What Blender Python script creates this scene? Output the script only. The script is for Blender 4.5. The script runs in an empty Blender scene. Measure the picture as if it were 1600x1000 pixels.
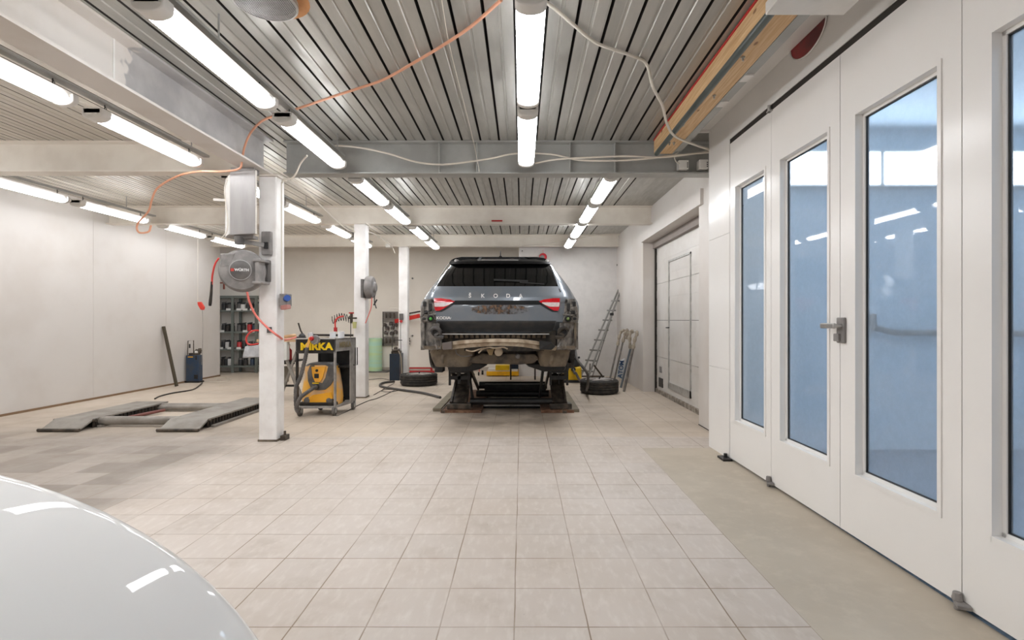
import bpy, bmesh, math, random
from mathutils import Vector, Matrix
random.seed(7)
SC = bpy.context.scene
COL = SC.collection
F, VX, VY, EYE = 806.0, 815.0, 500.0, 1.24
# ---------------------------------------------------------------- camera
cd = bpy.data.cameras.new('camera'); cam = bpy.data.objects.new('camera', cd); COL.objects.link(cam)
cam.location = (0, 0, EYE); cam.rotation_euler = (math.pi / 2, 0, 0)
cd.sensor_width = 36; cd.lens = 36 * F / 1600; cd.shift_x = -15 / 1600; cd.clip_start = 0.02
SC.camera = cam
# ---------------------------------------------------------------- world, exposure
w = bpy.data.worlds.new('world'); SC.world = w; w.use_nodes = True
w.node_tree.nodes['Background'].inputs[0].default_value = (0.9, 0.93, 1, 1)
w.node_tree.nodes['Background'].inputs[1].default_value = 0.6
SC.view_settings.view_transform = 'Standard'; SC.view_settings.look = 'None'
SC.view_settings.gamma = 1; SC.view_settings.use_curve_mapping = False
SC.view_settings.exposure = 0.0
LAMP = 23.5            # strength of the tube diffusers
BOOTH = 10.0

# ---------------------------------------------------------------- mapping of picture points to metres
def P(px, py, Z): return Vector(((px - VX) * Z / F, Z, EYE + (VY - py) * Z / F))
def PF(px, py, h=0.0):
    Z = F * (EYE - h) / (py - VY); return P(px, py, Z)

# ---------------------------------------------------------------- materials
def srgb(c):
    return tuple((x / 255 / 12.92) if x / 255 <= 0.04045 else ((x / 255 + 0.055) / 1.055) ** 2.4 for x in c)
class NT:
    def __init__(s, m): s.m = m; s.t = m.node_tree; s.n = s.t.nodes; s.l = s.t.links; s.b = s.n['Principled BSDF']
    def node(s, ty, **kw):
        n = s.n.new(ty)
        for k, v in kw.items(): setattr(n, k, v)
        return n
    def put(s, sock, v):
        if isinstance(v, bpy.types.NodeSocket): s.l.new(v, sock)
        elif v is not None:
            if sock.type == 'RGBA' and len(v) == 3: v = (*v, 1)
            sock.default_value = v
    def math(s, op, a, b=None, c=None, clamp=False):
        n = s.node('ShaderNodeMath', operation=op, use_clamp=clamp)
        s.put(n.inputs[0], a)
        if b is not None: s.put(n.inputs[1], b)
        if c is not None: s.put(n.inputs[2], c)
        return n.outputs[0]
    def mix(s, f, a, b, blend='MIX'):
        n = s.node('ShaderNodeMix', data_type='RGBA', blend_type=blend)
        s.put(n.inputs[0], f); s.put(n.inputs[6], a); s.put(n.inputs[7], b); return n.outputs[2]
    def pos(s): return s.node('ShaderNodeNewGeometry').outputs['Position']
    def noise(s, scale, vec=None, detail=4, rough=0.55, mapping=None):
        v = vec or s.pos()
        if mapping:
            mp = s.node('ShaderNodeMapping'); s.l.new(v, mp.inputs[0]); mp.inputs['Scale'].default_value = mapping; v = mp.outputs[0]
        n = s.node('ShaderNodeTexNoise'); s.l.new(v, n.inputs['Vector'])
        n.inputs['Scale'].default_value = scale; n.inputs['Detail'].default_value = detail; n.inputs['Roughness'].default_value = rough
        return n.outputs[0]
    def ramp(s, f, a, b, lo=0.4, hi=0.6):
        n = s.node('ShaderNodeMapRange'); n.interpolation_type = 'SMOOTHSTEP'
        s.put(n.inputs[0], f); n.inputs[1].default_value = lo; n.inputs[2].default_value = hi
        n.inputs[3].default_value = a; n.inputs[4].default_value = b; return n.outputs[0]
    def bump(s, h, strength=0.2, dist=0.01):
        n = s.node('ShaderNodeBump'); n.inputs['Strength'].default_value = strength; n.inputs['Distance'].default_value = dist
        s.put(n.inputs['Height'], h); s.l.new(n.outputs[0], s.b.inputs['Normal'])
MATS = {}
def mat(name, rgb, rough=0.5, metal=0.0, dirt=None, dscale=6, damt=0.5, bump=0.0, bscale=40, coat=0.0, stretch=None, spec=0.5):
    if name in MATS: return MATS[name]
    m = bpy.data.materials.new(name); m.use_nodes = True; t = NT(m)
    base = srgb(rgb)
    if dirt is None: dirt = tuple(max(0, c - 14) for c in rgb); damt = min(damt, 0.5)
    f = t.ramp(t.noise(dscale, detail=6, mapping=stretch), 0.0, damt, 0.38, 0.68)
    t.put(t.b.inputs['Base Color'], t.mix(f, base, srgb(dirt)))
    t.b.inputs['Roughness'].default_value = rough; t.b.inputs['Metallic'].default_value = metal
    t.b.inputs['Coat Weight'].default_value = coat; t.b.inputs['Coat Roughness'].default_value = 0.03
    t.b.inputs['Specular IOR Level'].default_value = spec
    if bump: t.bump(t.noise(bscale), bump, 0.01)
    MATS[name] = m; return m
def emat(name, rgb, strength):
    m = bpy.data.materials.new(name); m.use_nodes = True; t = NT(m)
    t.put(t.b.inputs['Base Color'], srgb(rgb)); t.put(t.b.inputs['Emission Color'], srgb(rgb))
    t.b.inputs['Emission Strength'].default_value = strength; t.b.inputs['Roughness'].default_value = 0.4
    MATS[name] = m; return m

m_wall = mat('painted_wall', (216, 210, 204), 0.45, dirt=(200, 190, 180), dscale=1.1, damt=0.55, bump=0.03)
m_cream = mat('cream_steel_paint', (236, 229, 218), 0.45, dirt=(216, 206, 193), dscale=3, damt=0.5, bump=0.03)
m_colwhite = mat('white_column_paint', (242, 239, 236), 0.4, dirt=(220, 214, 209), dscale=5, damt=0.5, bump=0.05)
m_greybeam = mat('grey_steel_primer', (172, 172, 168), 0.5, dirt=(150, 149, 145), dscale=4, damt=0.6, metal=0.1)
m_booth = mat('booth_lacquer', (238, 235, 231), 0.22, dscale=2, dirt=(232, 228, 223), damt=0.3)
m_boothin = mat('booth_interior', (214, 226, 236), 0.5, dirt=(206, 219, 230), dscale=1)
m_boothfl = mat('booth_floor', (120, 138, 156), 0.7, dirt=(90, 104, 120), dscale=60, damt=0.9)
m_doorwh = mat('sectional_door_white', (222, 217, 211), 0.35, dirt=(205, 197, 188), dscale=3)
m_alu = mat('aluminium', (196, 194, 190), 0.4, 0.5, dirt=(160, 156, 150), dscale=12, damt=0.6)
m_chrome = mat('satin_steel', (200, 198, 194), 0.25, 1.0)
m_dark = mat('dark_steel', (40, 38, 37), 0.5, 0.4, dirt=(78, 68, 58), dscale=9, damt=0.7, bump=0.1)
m_black = mat('black_plastic', (22, 22, 23), 0.45, dirt=(48, 45, 42), dscale=14, damt=0.5)
m_rubber = mat('tyre_rubber', (40, 38, 36), 0.75, dirt=(78, 70, 62), dscale=14, damt=0.6, bump=0.1)
m_gap = mat('dark_gap', (52, 47, 43), 0.9)
m_greyp = mat('dusty_grey_plastic', (122, 118, 116), 0.55, dirt=(158, 152, 147), dscale=9, damt=0.7, bump=0.05)
m_greyd = mat('dark_grey_plastic', (84, 81, 79), 0.5, dirt=(120, 114, 109), dscale=9, damt=0.6)
m_galv = mat('galvanised_sheet', (160, 156, 154), 0.5, 0.3, dirt=(138, 134, 133), dscale=5, damt=0.7, stretch=(1, 1, 0.25))
m_red = mat('red_rubber_hose', (214, 60, 52), 0.4, dirt=(180, 44, 40))
m_pink = mat('salmon_hose', (226, 120, 108), 0.45)
m_orange = mat('orange_cable', (228, 166, 134), 0.5)
m_white = mat('white_plastic', (224, 220, 214), 0.4)
m_cablew = mat('white_cable_sheath', (216, 208, 195), 0.5)
m_cableb = mat('black_cable_sheath', (58, 52, 47), 0.6)
m_redp = mat('red_paint', (190, 40, 42), 0.4, dirt=(150, 40, 40))
m_maroon = mat('dark_red_duct', (158, 10, 20), 0.3, dirt=(84, 4, 12), dscale=5, damt=0.9)
m_blue = mat('dark_blue_paint', (40, 60, 84), 0.35, dirt=(62, 66, 70), dscale=8, damt=0.8)
m_navy = mat('navy_paint', (22, 40, 58), 0.35, dirt=(30, 36, 44), dscale=8, damt=0.6)
m_yel = mat('yellow_plastic', (232, 190, 20), 0.4, dirt=(196, 150, 24), dscale=9)
m_yelo = mat('amber_yellow_paint', (236, 176, 24), 0.4, dirt=(200, 140, 20), dscale=9)
m_vac = mat('orange_yellow_plastic', (246, 184, 74), 0.45, dirt=(216, 186, 156), dscale=5, damt=0.95)
m_mint = mat('mint_foil_roll', (172, 212, 190), 0.4, dirt=(190, 212, 150), dscale=4, damt=0.8, stretch=(0.3, 0.3, 3))
m_wheel = mat('alloy_wheel', (190, 184, 180), 0.35, 0.6, dirt=(150, 140, 132), dscale=12, damt=0.7)
m_rust = mat('rusty_plate', (104, 72, 54), 0.7, 0.3, dirt=(150, 116, 92), dscale=14, damt=0.8, bump=0.15)
m_lift = mat('worn_lift_steel', (152, 146, 138), 0.55, 0.2, dirt=(124, 117, 109), dscale=5, damt=0.8, bump=0.05)
m_liftd = mat('oily_lift_steel', (60, 54, 48), 0.45, 0.4, dirt=(108, 96, 84), dscale=12, damt=0.8, bump=0.1)
m_ramp = mat('dusty_ramp_plate', (130, 120, 100), 0.65, dirt=(108, 98, 82), dscale=6, damt=0.7)
m_dirty = mat('dusty_underbody', (120, 106, 88), 0.8, dirt=(70, 62, 54), dscale=7, damt=0.9, bump=0.3, bscale=30)
m_dirtyd = mat('oily_underbody', (44, 40, 36), 0.7, dirt=(84, 74, 62), dscale=12, damt=0.8, bump=0.3)
m_inner = mat('bare_body_metal', (134, 128, 121), 0.5, 0.2, dirt=(66, 63, 60), dscale=12, damt=0.9, bump=0.3, bscale=25)
m_bar = mat('dusty_bumper_bar', (178, 162, 140), 0.6, 0.2, dirt=(128, 108, 86), dscale=8, damt=0.9, bump=0.1)
m_lens = mat('red_lamp_lens', (206, 22, 34), 0.12, dirt=(160, 10, 24), dscale=20, coat=0.6)
m_lensw = mat('clear_lamp_lens', (226, 214, 212), 0.15, dirt=(190, 170, 168), dscale=25, coat=0.6)
m_glassd = mat('tinted_glass', (8, 9, 10), 0.06, dirt=(14, 14, 14), spec=0.6)
m_soil = mat('dried_dirt', (128, 104, 84), 0.9, dirt=(84, 78, 76), dscale=35, damt=1.0, bump=0.3)
m_green = mat('green_plug', (70, 170, 60), 0.4)
m_paper = mat('label_paper', (222, 222, 216), 0.6)
m_shelf = mat('grey_green_shelf_steel', (112, 116, 108), 0.45, 0.3, dirt=(92, 96, 90), dscale=8)
m_woodt = mat('bench_wood', (206, 172, 134), 0.6, dirt=(170, 134, 98), dscale=9, stretch=(0.4, 3, 3), damt=0.8)
m_fabr = mat('soiled_wrap', (184, 172, 154), 0.8, dirt=(132, 120, 106), dscale=20, damt=0.8, bump=0.3)
m_poly = mat('crumpled_film', (176, 176, 178), 0.3, dirt=(206, 206, 208), dscale=20, damt=0.8, bump=0.4)
m_whcar = mat('white_car_paint', (250, 248, 245), 0.6, coat=1.0, dirt=(248, 246, 242), dscale=2, spec=0.2)
m_yeltxt = mat('yellow_lettering', (246, 206, 20), 0.5)
m_fadetxt = mat('faded_lettering', (150, 136, 104), 0.6)
m_whtxt = mat('white_lettering', (232, 230, 228), 0.4)
m_bluet = mat('blue_lettering', (60, 90, 130), 0.5)
m_sock = mat('blue_socket', (44, 84, 160), 0.4)
m_sockr = mat('faded_red_socket', (186, 130, 122), 0.5)
m_tube = emat('lit_diffuser', (250, 252, 255), LAMP)
m_boothl = emat('booth_lamp', (232, 244, 255), BOOTH)

def car_paint():
    m = bpy.data.materials.new('graphite_car_paint'); m.use_nodes = True; t = NT(m)
    d = t.ramp(t.noise(5, detail=6), 0, 0.35, 0.4, 0.75)
    t.put(t.b.inputs['Base Color'], t.mix(d, srgb((112, 119, 127)), srgb((136, 134, 132))))
    t.b.inputs['Metallic'].default_value = 0.35; t.b.inputs['Roughness'].default_value = 0.35
    t.b.inputs['Coat Weight'].default_value = 0.9; t.b.inputs['Coat Roughness'].default_value = 0.04
    return m
m_car = car_paint()

def deck_mat(name, c1, c2, metal, rough):
    m = bpy.data.materials.new(name); m.use_nodes = True; t = NT(m)
    p = t.pos(); sp = t.node('ShaderNodeSeparateXYZ'); t.l.new(p, sp.inputs[0])
    cell = t.math('FLOOR', t.math('DIVIDE', t.math('ADD', sp.outputs[0], 0.012 + 20), 0.095))
    wn = t.node('ShaderNodeTexWhiteNoise', noise_dimensions='1D'); t.l.new(cell, wn.inputs['W'])
    f = t.math('ADD', t.math('MULTIPLY', wn.outputs[0], 0.35), t.math('MULTIPLY', t.noise(3.0, mapping=(4, 0.6, 1), detail=6), 0.75), clamp=True)
    t.put(t.b.inputs['Base Color'], t.mix(f, srgb(c1), srgb(c2)))
    t.put(t.b.inputs['Roughness'], t.ramp(t.noise(8, mapping=(3, 0.5, 1)), rough - 0.1, rough + 0.12, 0.3, 0.7))
    t.b.inputs['Metallic'].default_value = metal
    t.bump(t.noise(5, mapping=(3, 0.6, 1)), 0.12, 0.01)
    return m
m_deck = deck_mat('galvanised_roof_deck', (158, 156, 150), (196, 193, 186), 0.55, 0.42)
m_deck2 = deck_mat('pale_roof_deck', (188, 182, 172), (214, 207, 196), 0.35, 0.45)

def tile_mat():
    m = bpy.data.materials.new('square_floor_tiles'); m.use_nodes = True; t = NT(m)
    p = t.pos(); sp = t.node('ShaderNodeSeparateXYZ'); t.l.new(p, sp.inputs[0])
    wob = t.math('MULTIPLY', t.math('SUBTRACT', t.noise(2.5, detail=3), 0.5), 0.010)
    X = t.math('ADD', t.math('DIVIDE', t.math('ADD', t.math('ADD', sp.outputs[0], 0.03 + 30), wob), 0.3), 0)
    Y = t.math('DIVIDE', t.math('ADD', t.math('ADD', sp.outputs[1], -2.083 + 30), wob), 0.3)
    def edge(v): # distance to the nearest joint, in tiles
        fr = t.math('FRACT', v); return t.math('MINIMUM', fr, t.math('SUBTRACT', 1.0, fr))
    e = t.math('MINIMUM', edge(X), edge(Y))
    cv = t.node('ShaderNodeCombineXYZ'); t.l.new(t.math('FLOOR', X), cv.inputs[0]); t.l.new(t.math('FLOOR', Y), cv.inputs[1])
    wn = t.node('ShaderNodeTexWhiteNoise', noise_dimensions='3D'); t.l.new(cv.outputs[0], wn.inputs['Vector'])
    rnd = wn.outputs[0]
    big = t.noise(0.55, detail=5); mid = t.noise(3.0, detail=8, rough=0.65); fine = t.noise(26, detail=6, mapping=(1, 0.35, 1))
    c = t.mix(t.ramp(big, 0, 1, 0.35, 0.65), srgb((203, 192, 182)), srgb((193, 180, 167)))
    c = t.mix(t.math('MULTIPLY', rnd, 0.35), c, srgb((186, 177, 168)))
    c = t.mix(t.ramp(mid, 0, 0.42, 0.5, 0.75), c, srgb((168, 154, 138)))
    c = t.mix(t.ramp(fine, 0, 0.3, 0.45, 0.75), c, srgb((224, 217, 208)))
    # worn beige zone beyond the cleaned strip, and the grey soiled tiles on the left
    far = t.ramp(sp.outputs[1], 0, 0.62, 5.46, 5.50)
    c = t.mix(far, c, t.mix(t.ramp(t.noise(0.9, detail=6), 0, 1, 0.4, 0.68), srgb((204, 188, 168)), srgb((178, 162, 142))))
    lx = t.ramp(t.math('ADD', sp.outputs[0], t.math('MULTIPLY', t.noise(1.2), 1.3)), 1, 0, -2.6, -1.7)
    ly = t.math('MULTIPLY', t.ramp(sp.outputs[1], 0, 1, 2.3, 3.2), t.ramp(sp.outputs[1], 1, 0, 5.0, 7.0))
    lm = t.math('MULTIPLY', t.math('MULTIPLY', lx, ly), t.math('ADD', 0.55, t.math('MULTIPLY', rnd, 0.35)))
    c = t.mix(lm, c, srgb((128, 118, 108)))
    # brown-grey blotches around the jacked car, denser toward the middle
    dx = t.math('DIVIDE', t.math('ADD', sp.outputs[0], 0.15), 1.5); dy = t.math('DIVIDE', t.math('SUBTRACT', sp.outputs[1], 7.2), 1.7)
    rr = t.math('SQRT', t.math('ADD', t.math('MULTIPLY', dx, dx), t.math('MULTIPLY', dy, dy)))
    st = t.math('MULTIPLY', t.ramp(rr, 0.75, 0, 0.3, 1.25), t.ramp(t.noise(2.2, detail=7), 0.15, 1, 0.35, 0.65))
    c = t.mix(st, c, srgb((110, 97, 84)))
    spk = t.ramp(t.noise(60, detail=2), 0, 0.5, 0.74, 0.8)
    c = t.mix(spk, c, srgb((90, 78, 66)))
    gl = t.ramp(e, 1, 0, 0.006, 0.013)
    gl = t.math('MULTIPLY', gl, t.math('MULTIPLY', t.ramp(t.noise(1.4, detail=5), 0.35, 0.95, 0.35, 0.6), t.ramp(sp.outputs[0], 0.25, 1.0, -4.4, -2.2)))
    c = t.mix(gl, c, srgb((134, 114, 92)))
    t.put(t.b.inputs['Base Color'], c)
    t.put(t.b.inputs['Roughness'], t.ramp(mid, 0.42, 0.6, 0.35, 0.65))
    t.b.inputs['Specular IOR Level'].default_value = 0.35
    h = t.math('SUBTRACT', t.math('MULTIPLY', fine, 0.12), gl); t.bump(h, 0.25, 0.003)
    return m
def concrete_mat():
    m = bpy.data.materials.new('smooth_concrete'); m.use_nodes = True; t = NT(m)
    c = t.mix(t.ramp(t.noise(1.0, detail=7), 0, 1, 0.35, 0.65), srgb((192, 180, 162)), srgb((178, 166, 148)))
    c = t.mix(t.ramp(t.noise(7, detail=8, rough=0.7), 0, 0.6, 0.45, 0.72), c, srgb((198, 186, 168)))
    c = t.mix(t.ramp(t.noise(48, detail=2), 0, 0.6, 0.74, 0.8), c, srgb((84, 72, 62)))
    t.put(t.b.inputs['Base Color'], c); t.b.inputs['Roughness'].default_value = 0.5
    t.bump(t.noise(20), 0.08, 0.004); return m
m_tile, m_conc = tile_mat(), concrete_mat()
def timber():
    m = bpy.data.materials.new('spruce_timber'); m.use_nodes = True; t = NT(m)
    g = t.noise(10, mapping=(8, 0.35, 8), detail=7)
    c = t.mix(t.ramp(g, 0, 1, 0.3, 0.7), srgb((224, 192, 148)), srgb((200, 158, 110)))
    v = t.node('ShaderNodeTexVoronoi'); mp = t.node('ShaderNodeMapping'); t.l.new(t.pos(), mp.inputs[0]); mp.inputs['Scale'].default_value = (9, 4, 9)
    t.l.new(mp.outputs[0], v.inputs['Vector']); v.inputs['Scale'].default_value = 1.0
    c = t.mix(t.ramp(v.outputs['Distance'], 0.9, 0, 0.06, 0.13), c, srgb((128, 84, 48)))
    t.put(t.b.inputs['Base Color'], c); t.b.inputs['Roughness'].default_value = 0.55; return m
m_timber = timber()
def girder_mat():
    m = bpy.data.materials.new('half_painted_girder'); m.use_nodes = True; t = NT(m)
    sp = t.node('ShaderNodeSeparateXYZ'); t.l.new(t.pos(), sp.inputs[0])
    y = t.math('ADD', sp.outputs[1], t.math('MULTIPLY', t.math('SUBTRACT', t.noise(7, detail=2), 0.5), 0.35))
    side = t.ramp(sp.outputs[2], 0, 1, 2.752, 2.757)
    f = t.math('MULTIPLY', t.ramp(y, 0, 1, 3.42, 3.45), side)
    c = t.mix(f, t.mix(t.ramp(t.noise(2), 0, 0.5), srgb((222, 216, 210)), srgb((206, 196, 184))), t.mix(t.ramp(t.noise(3, detail=6), 0, 1, 0.35, 0.65), srgb((190, 187, 185)), srgb((168, 165, 165))))
    t.put(t.b.inputs['Base Color'], c); t.b.inputs['Roughness'].default_value = 0.45; return m
m_girder = girder_mat()
def pane_mat():
    m = bpy.data.materials.new('booth_glass'); m.use_nodes = True; t = NT(m)
    out = [n for n in t.n if n.type == 'OUTPUT_MATERIAL'][0]
    tr = t.node('ShaderNodeBsdfTransparent'); tr.inputs[0].default_value = (*srgb((216, 228, 238)), 1)
    df = t.node('ShaderNodeBsdfTranslucent'); df.inputs[0].default_value = (*srgb((222, 230, 238)), 1)
    d2 = t.node('ShaderNodeBsdfDiffuse'); d2.inputs[0].default_value = (*srgb((206, 216, 226)), 1)
    ad = t.node('ShaderNodeMixShader'); ad.inputs[0].default_value = 0.6; t.l.new(df.outputs[0], ad.inputs[1]); t.l.new(d2.outputs[0], ad.inputs[2])
    mx = t.node('ShaderNodeMixShader')
    haze = t.ramp(t.noise(22, detail=8, rough=0.8), 0.31, 0.34, 0.35, 0.7)
    t.l.new(haze, mx.inputs[0]); t.l.new(tr.outputs[0], mx.inputs[1]); t.l.new(ad.outputs[0], mx.inputs[2])
    gl = t.node('ShaderNodeBsdfGlossy'); gl.inputs['Roughness'].default_value = 0.02; gl.inputs[0].default_value = (1, 1, 1, 1)
    g = t.node('ShaderNodeNewGeometry'); dt = t.node('ShaderNodeVectorMath', operation='DOT_PRODUCT')
    t.l.new(g.outputs['Incoming'], dt.inputs[0]); t.l.new(g.outputs['Normal'], dt.inputs[1])
    f = t.math('POWER', t.math('SUBTRACT', 1.0, t.math('ABSOLUTE', dt.outputs['Value'])), 5.0)
    f = t.math('ADD', t.math('MULTIPLY', f, 0.9), 0.06)
    mg = t.node('ShaderNodeMixShader'); t.l.new(f, mg.inputs[0]); t.l.new(mx.outputs[0], mg.inputs[1]); t.l.new(gl.outputs[0], mg.inputs[2])
    t.l.new(mg.outputs[0], out.inputs[0]); return m
m_pane = pane_mat()

# ---------------------------------------------------------------- mesh helpers
class MB:
    def __init__(s): s.v = []; s.f = []; s.mi = []
    def add(s, vs, fs, mi=0):
        o = len(s.v); s.v += [Vector(v) for v in vs]
        for f in fs: s.f.append([i + o for i in f]); s.mi.append(mi)
        return s
    def box(s, x0, x1, y0, y1, z0, z1, mi=0):
        v = [(x0, y0, z0), (x1, y0, z0), (x1, y1, z0), (x0, y1, z0), (x0, y0, z1), (x1, y0, z1), (x1, y1, z1), (x0, y1, z1)]
        return s.add(v, [(0, 3, 2, 1), (4, 5, 6, 7), (0, 1, 5, 4), (1, 2, 6, 5), (2, 3, 7, 6), (3, 0, 4, 7)], mi)
    def bar(s, a, b, w, h, up=(0, 0, 1), mi=0):
        a, b = Vector(a), Vector(b); d = (b - a).normalized(); u = Vector(up)
        if abs(d.dot(u)) > .98: u = Vector((0, 1, 0))
        r = d.cross(u).normalized(); u = r.cross(d)
        v = [p + r * (i * w / 2) + u * (j * h / 2) for p in (a, b) for (i, j) in ((-1, -1), (1, -1), (1, 1), (-1, 1))]
        return s.add(v, [(0, 1, 2, 3), (7, 6, 5, 4), (0, 4, 5, 1), (1, 5, 6, 2), (2, 6, 7, 3), (3, 7, 4, 0)], mi)
    def cyl(s, a, b, r, r2=None, n=16, mi=0): return s.tube([a, b], r, n, radii=[r, r if r2 is None else r2], mi=mi)
    def tube(s, pts, r, n=8, radii=None, mi=0, closed=False):
        pts = [Vector(p) for p in pts]; m = len(pts); o = len(s.v); prev = None
        for i, p in enumerate(pts):
            d = (pts[min(i + 1, m - 1)] - pts[max(i - 1, 0)])
            d = d.normalized() if d.length > 1e-9 else Vector((0, 0, 1))
            if prev is None:
                u = Vector((0, 0, 1)) if abs(d.z) < .9 else Vector((1, 0, 0)); u = (u - d * u.dot(d)).normalized()
            else: u = (prev - d * prev.dot(d)).normalized()
            prev = u; wv = d.cross(u); rr = radii[i] if radii else r
            for k in range(n):
                a = 2 * math.pi * k / n; s.v.append(p + (u * math.cos(a) + wv * math.sin(a)) * rr)
        for i in range(m - 1):
            for k in range(n):
                k2 = (k + 1) % n; s.f.append([o + i * n + k, o + i * n + k2, o + (i + 1) * n + k2, o + (i + 1) * n + k]); s.mi.append(mi)
        s.f.append([o + k for k in range(n)][::-1]); s.mi.append(mi); s.f.append([o + (m - 1) * n + k for k in range(n)]); s.mi.append(mi)
        return s
    def lathe(s, c, prof, n=40, axis='z', mi=0):
        c = Vector(c); o = len(s.v); m = len(prof)
        for (r, h) in prof:
            for k in range(n):
                a = 2 * math.pi * k / n; ca, sa = r * math.cos(a), r * math.sin(a)
                s.v.append(c + (Vector((ca, sa, h)) if axis == 'z' else Vector((ca, h, sa)) if axis == 'y' else Vector((h, ca, sa))))
        for i in range(m - 1):
            for k in range(n):
                k2 = (k + 1) % n; s.f.append([o + i * n + k, o + i * n + k2, o + (i + 1) * n + k2, o + (i + 1) * n + k]); s.mi.append(mi)
        s.f.append([o + k for k in range(n)][::-1]); s.mi.append(mi); s.f.append([o + (m - 1) * n + k for k in range(n)]); s.mi.append(mi)
        return s
    def prism(s, poly, ext, mi=0):
        n = len(poly); a = [Vector(p) for p in poly]; b = [p + Vector(ext) for p in a]
        return s.add(a + b, [tuple(range(n)), tuple(range(2 * n - 1, n - 1, -1))] + [(i, i + n, (i + 1) % n + n, (i + 1) % n) for i in range(n)], mi)
    def grid(s, rows, mi=0, closed=False):
        o = len(s.v); n = len(rows[0])
        for r in rows: s.v += [Vector(p) for p in r]
        for i in range(len(rows) - 1):
            for k in range(n if closed else n - 1):
                k2 = (k + 1) % n; s.f.append([o + i * n + k, o + i * n + k2, o + (i + 1) * n + k2, o + (i + 1) * n + k]); s.mi.append(mi)
        return s
    def build(s, name, m, parent=None, smooth=False, bevel=0, loc=None, solid=0, seg=2):
        org = Vector((0, 0, 0)); top = parent is None
        if parent is not None:
            r = parent
            while r.parent: r = r.parent
            org = Vector(r.location)
        elif loc is not None: org = Vector(loc)
        else:
            mn = [min(v[i] for v in s.v) for i in range(3)]; mx = [max(v[i] for v in s.v) for i in range(3)]
            org = Vector(((mn[0] + mx[0]) / 2, (mn[1] + mx[1]) / 2, mn[2]))
        me = bpy.data.meshes.new(name); me.from_pydata([tuple(v - org) for v in s.v], [], s.f); me.update()
        ms = m if isinstance(m, (list, tuple)) else [m]
        for x in ms: me.materials.append(x)
        for i, p in enumerate(me.polygons): p.material_index = s.mi[i]
        bm = bmesh.new(); bm.from_mesh(me)
        bmesh.ops.recalc_face_normals(bm, faces=bm.faces); bm.to_mesh(me); bm.free()
        o = bpy.data.objects.new(name, me); COL.objects.link(o)
        if top: o.location = org
        else: o.parent = parent
        if smooth:
            for p in me.polygons: p.use_smooth = True
            me.set_sharp_from_angle(angle=math.radians(38))
        if solid: md = o.modifiers.new('solid', 'SOLIDIFY'); md.thickness = solid; md.offset = 1
        if bevel: md = o.modifiers.new('bevel', 'BEVEL'); md.width = bevel; md.segments = seg; md.limit_method = 'ANGLE'
        return o
def B(): return MB()
def thing(name, label, cat, loc, group=None):
    o = bpy.data.objects.new(name, None); COL.objects.link(o); o.location = loc; o.empty_display_size = 0.1
    return tag(o, label, cat, group)
def tag(o, label, cat, group=None, kind=None):
    o['label'] = label; o['category'] = cat
    if group: o['group'] = group
    if kind: o['kind'] = kind
    return o
def lab(o, label): o['label'] = label; return o
def struct(o): o['kind'] = 'structure'; return o
def text(name, s, size, origin, right, up, m, parent, extrude=0.002, bold=0.0, sx=1.0):
    c = bpy.data.curves.new(name, 'FONT'); c.body = s; c.size = size; c.extrude = extrude; c.align_x = 'CENTER'; c.align_y = 'CENTER'; c.offset = bold
    t = bpy.data.objects.new('tmp', c); COL.objects.link(t); bpy.context.view_layer.update()
    me = bpy.data.meshes.new_from_object(t.evaluated_get(bpy.context.evaluated_depsgraph_get()))
    bpy.data.objects.remove(t); bpy.data.curves.remove(c)
    r = Vector(right).normalized(); u = Vector(up); u = (u - r * u.dot(r)).normalized(); n = r.cross(u)
    rt = parent
    while rt.parent: rt = rt.parent
    og = Vector(origin) - Vector(rt.location)
    for v in me.vertices: v.co = og + r * v.co.x * sx + u * v.co.y + n * v.co.z
    me.materials.clear(); me.materials.append(m)
    o = bpy.data.objects.new(name, me); COL.objects.link(o); o.parent = parent; return o
def spline(pts, n=8):
    pts = [Vector(p) for p in pts]; q = [pts[0] * 2 - pts[1]] + pts + [pts[-1] * 2 - pts[-2]]; out = []
    for i in range(1, len(q) - 2):
        for k in range(n):
            t = k / n; a, b, c, d = q[i - 1], q[i], q[i + 1], q[i + 2]
            out.append(0.5 * ((2 * b) + (c - a) * t + (2 * a - 5 * b + 4 * c - d) * t * t + (3 * b - a - 3 * c + d) * t ** 3))
    return out + [pts[-1]]
def cable(name, pts, r, m, label, cat='cable', n=8, group=None, seg=8):
    q = []
    for p in pts:   # keep overhead runs just below the roof deck
        p = Vector(p); top = CEIL - .012 - r
        if p.z > top: k = (top - EYE) / (p.z - EYE); p = Vector((p.x * k, p.y * k, top))
        q.append(p)
    pts = q
    return tag(B().tube(spline(pts, n), r, seg).build(name, m, smooth=True), label, cat, group)

CEIL = 3.08; XL = -6.68; XR = 2.1; YB = 12.5; YF = -4.0
# ================================================================ THE SETTING
fl = B()
fl.add([(XL - 2.5, YF, 0), (1.17, YF, 0), (1.17, 5.0, 0), (XL - 2.5, 5.0, 0)], [(0, 1, 2, 3)], 0)
fl.add([(1.17, YF, 0), (1.93, YF, 0), (1.93, 5.0, 0), (1.17, 5.0, 0)], [(0, 1, 2, 3)], 1)
fl.add([(XL - 2.5, 5.0, 0), (2.6, 5.0, 0), (2.6, YB + .3, 0), (XL - 2.5, YB + .3, 0)], [(0, 1, 2, 3)], 0)
struct(fl.build('floor', [m_tile, m_conc], loc=(0, 0, 0)))
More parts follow.
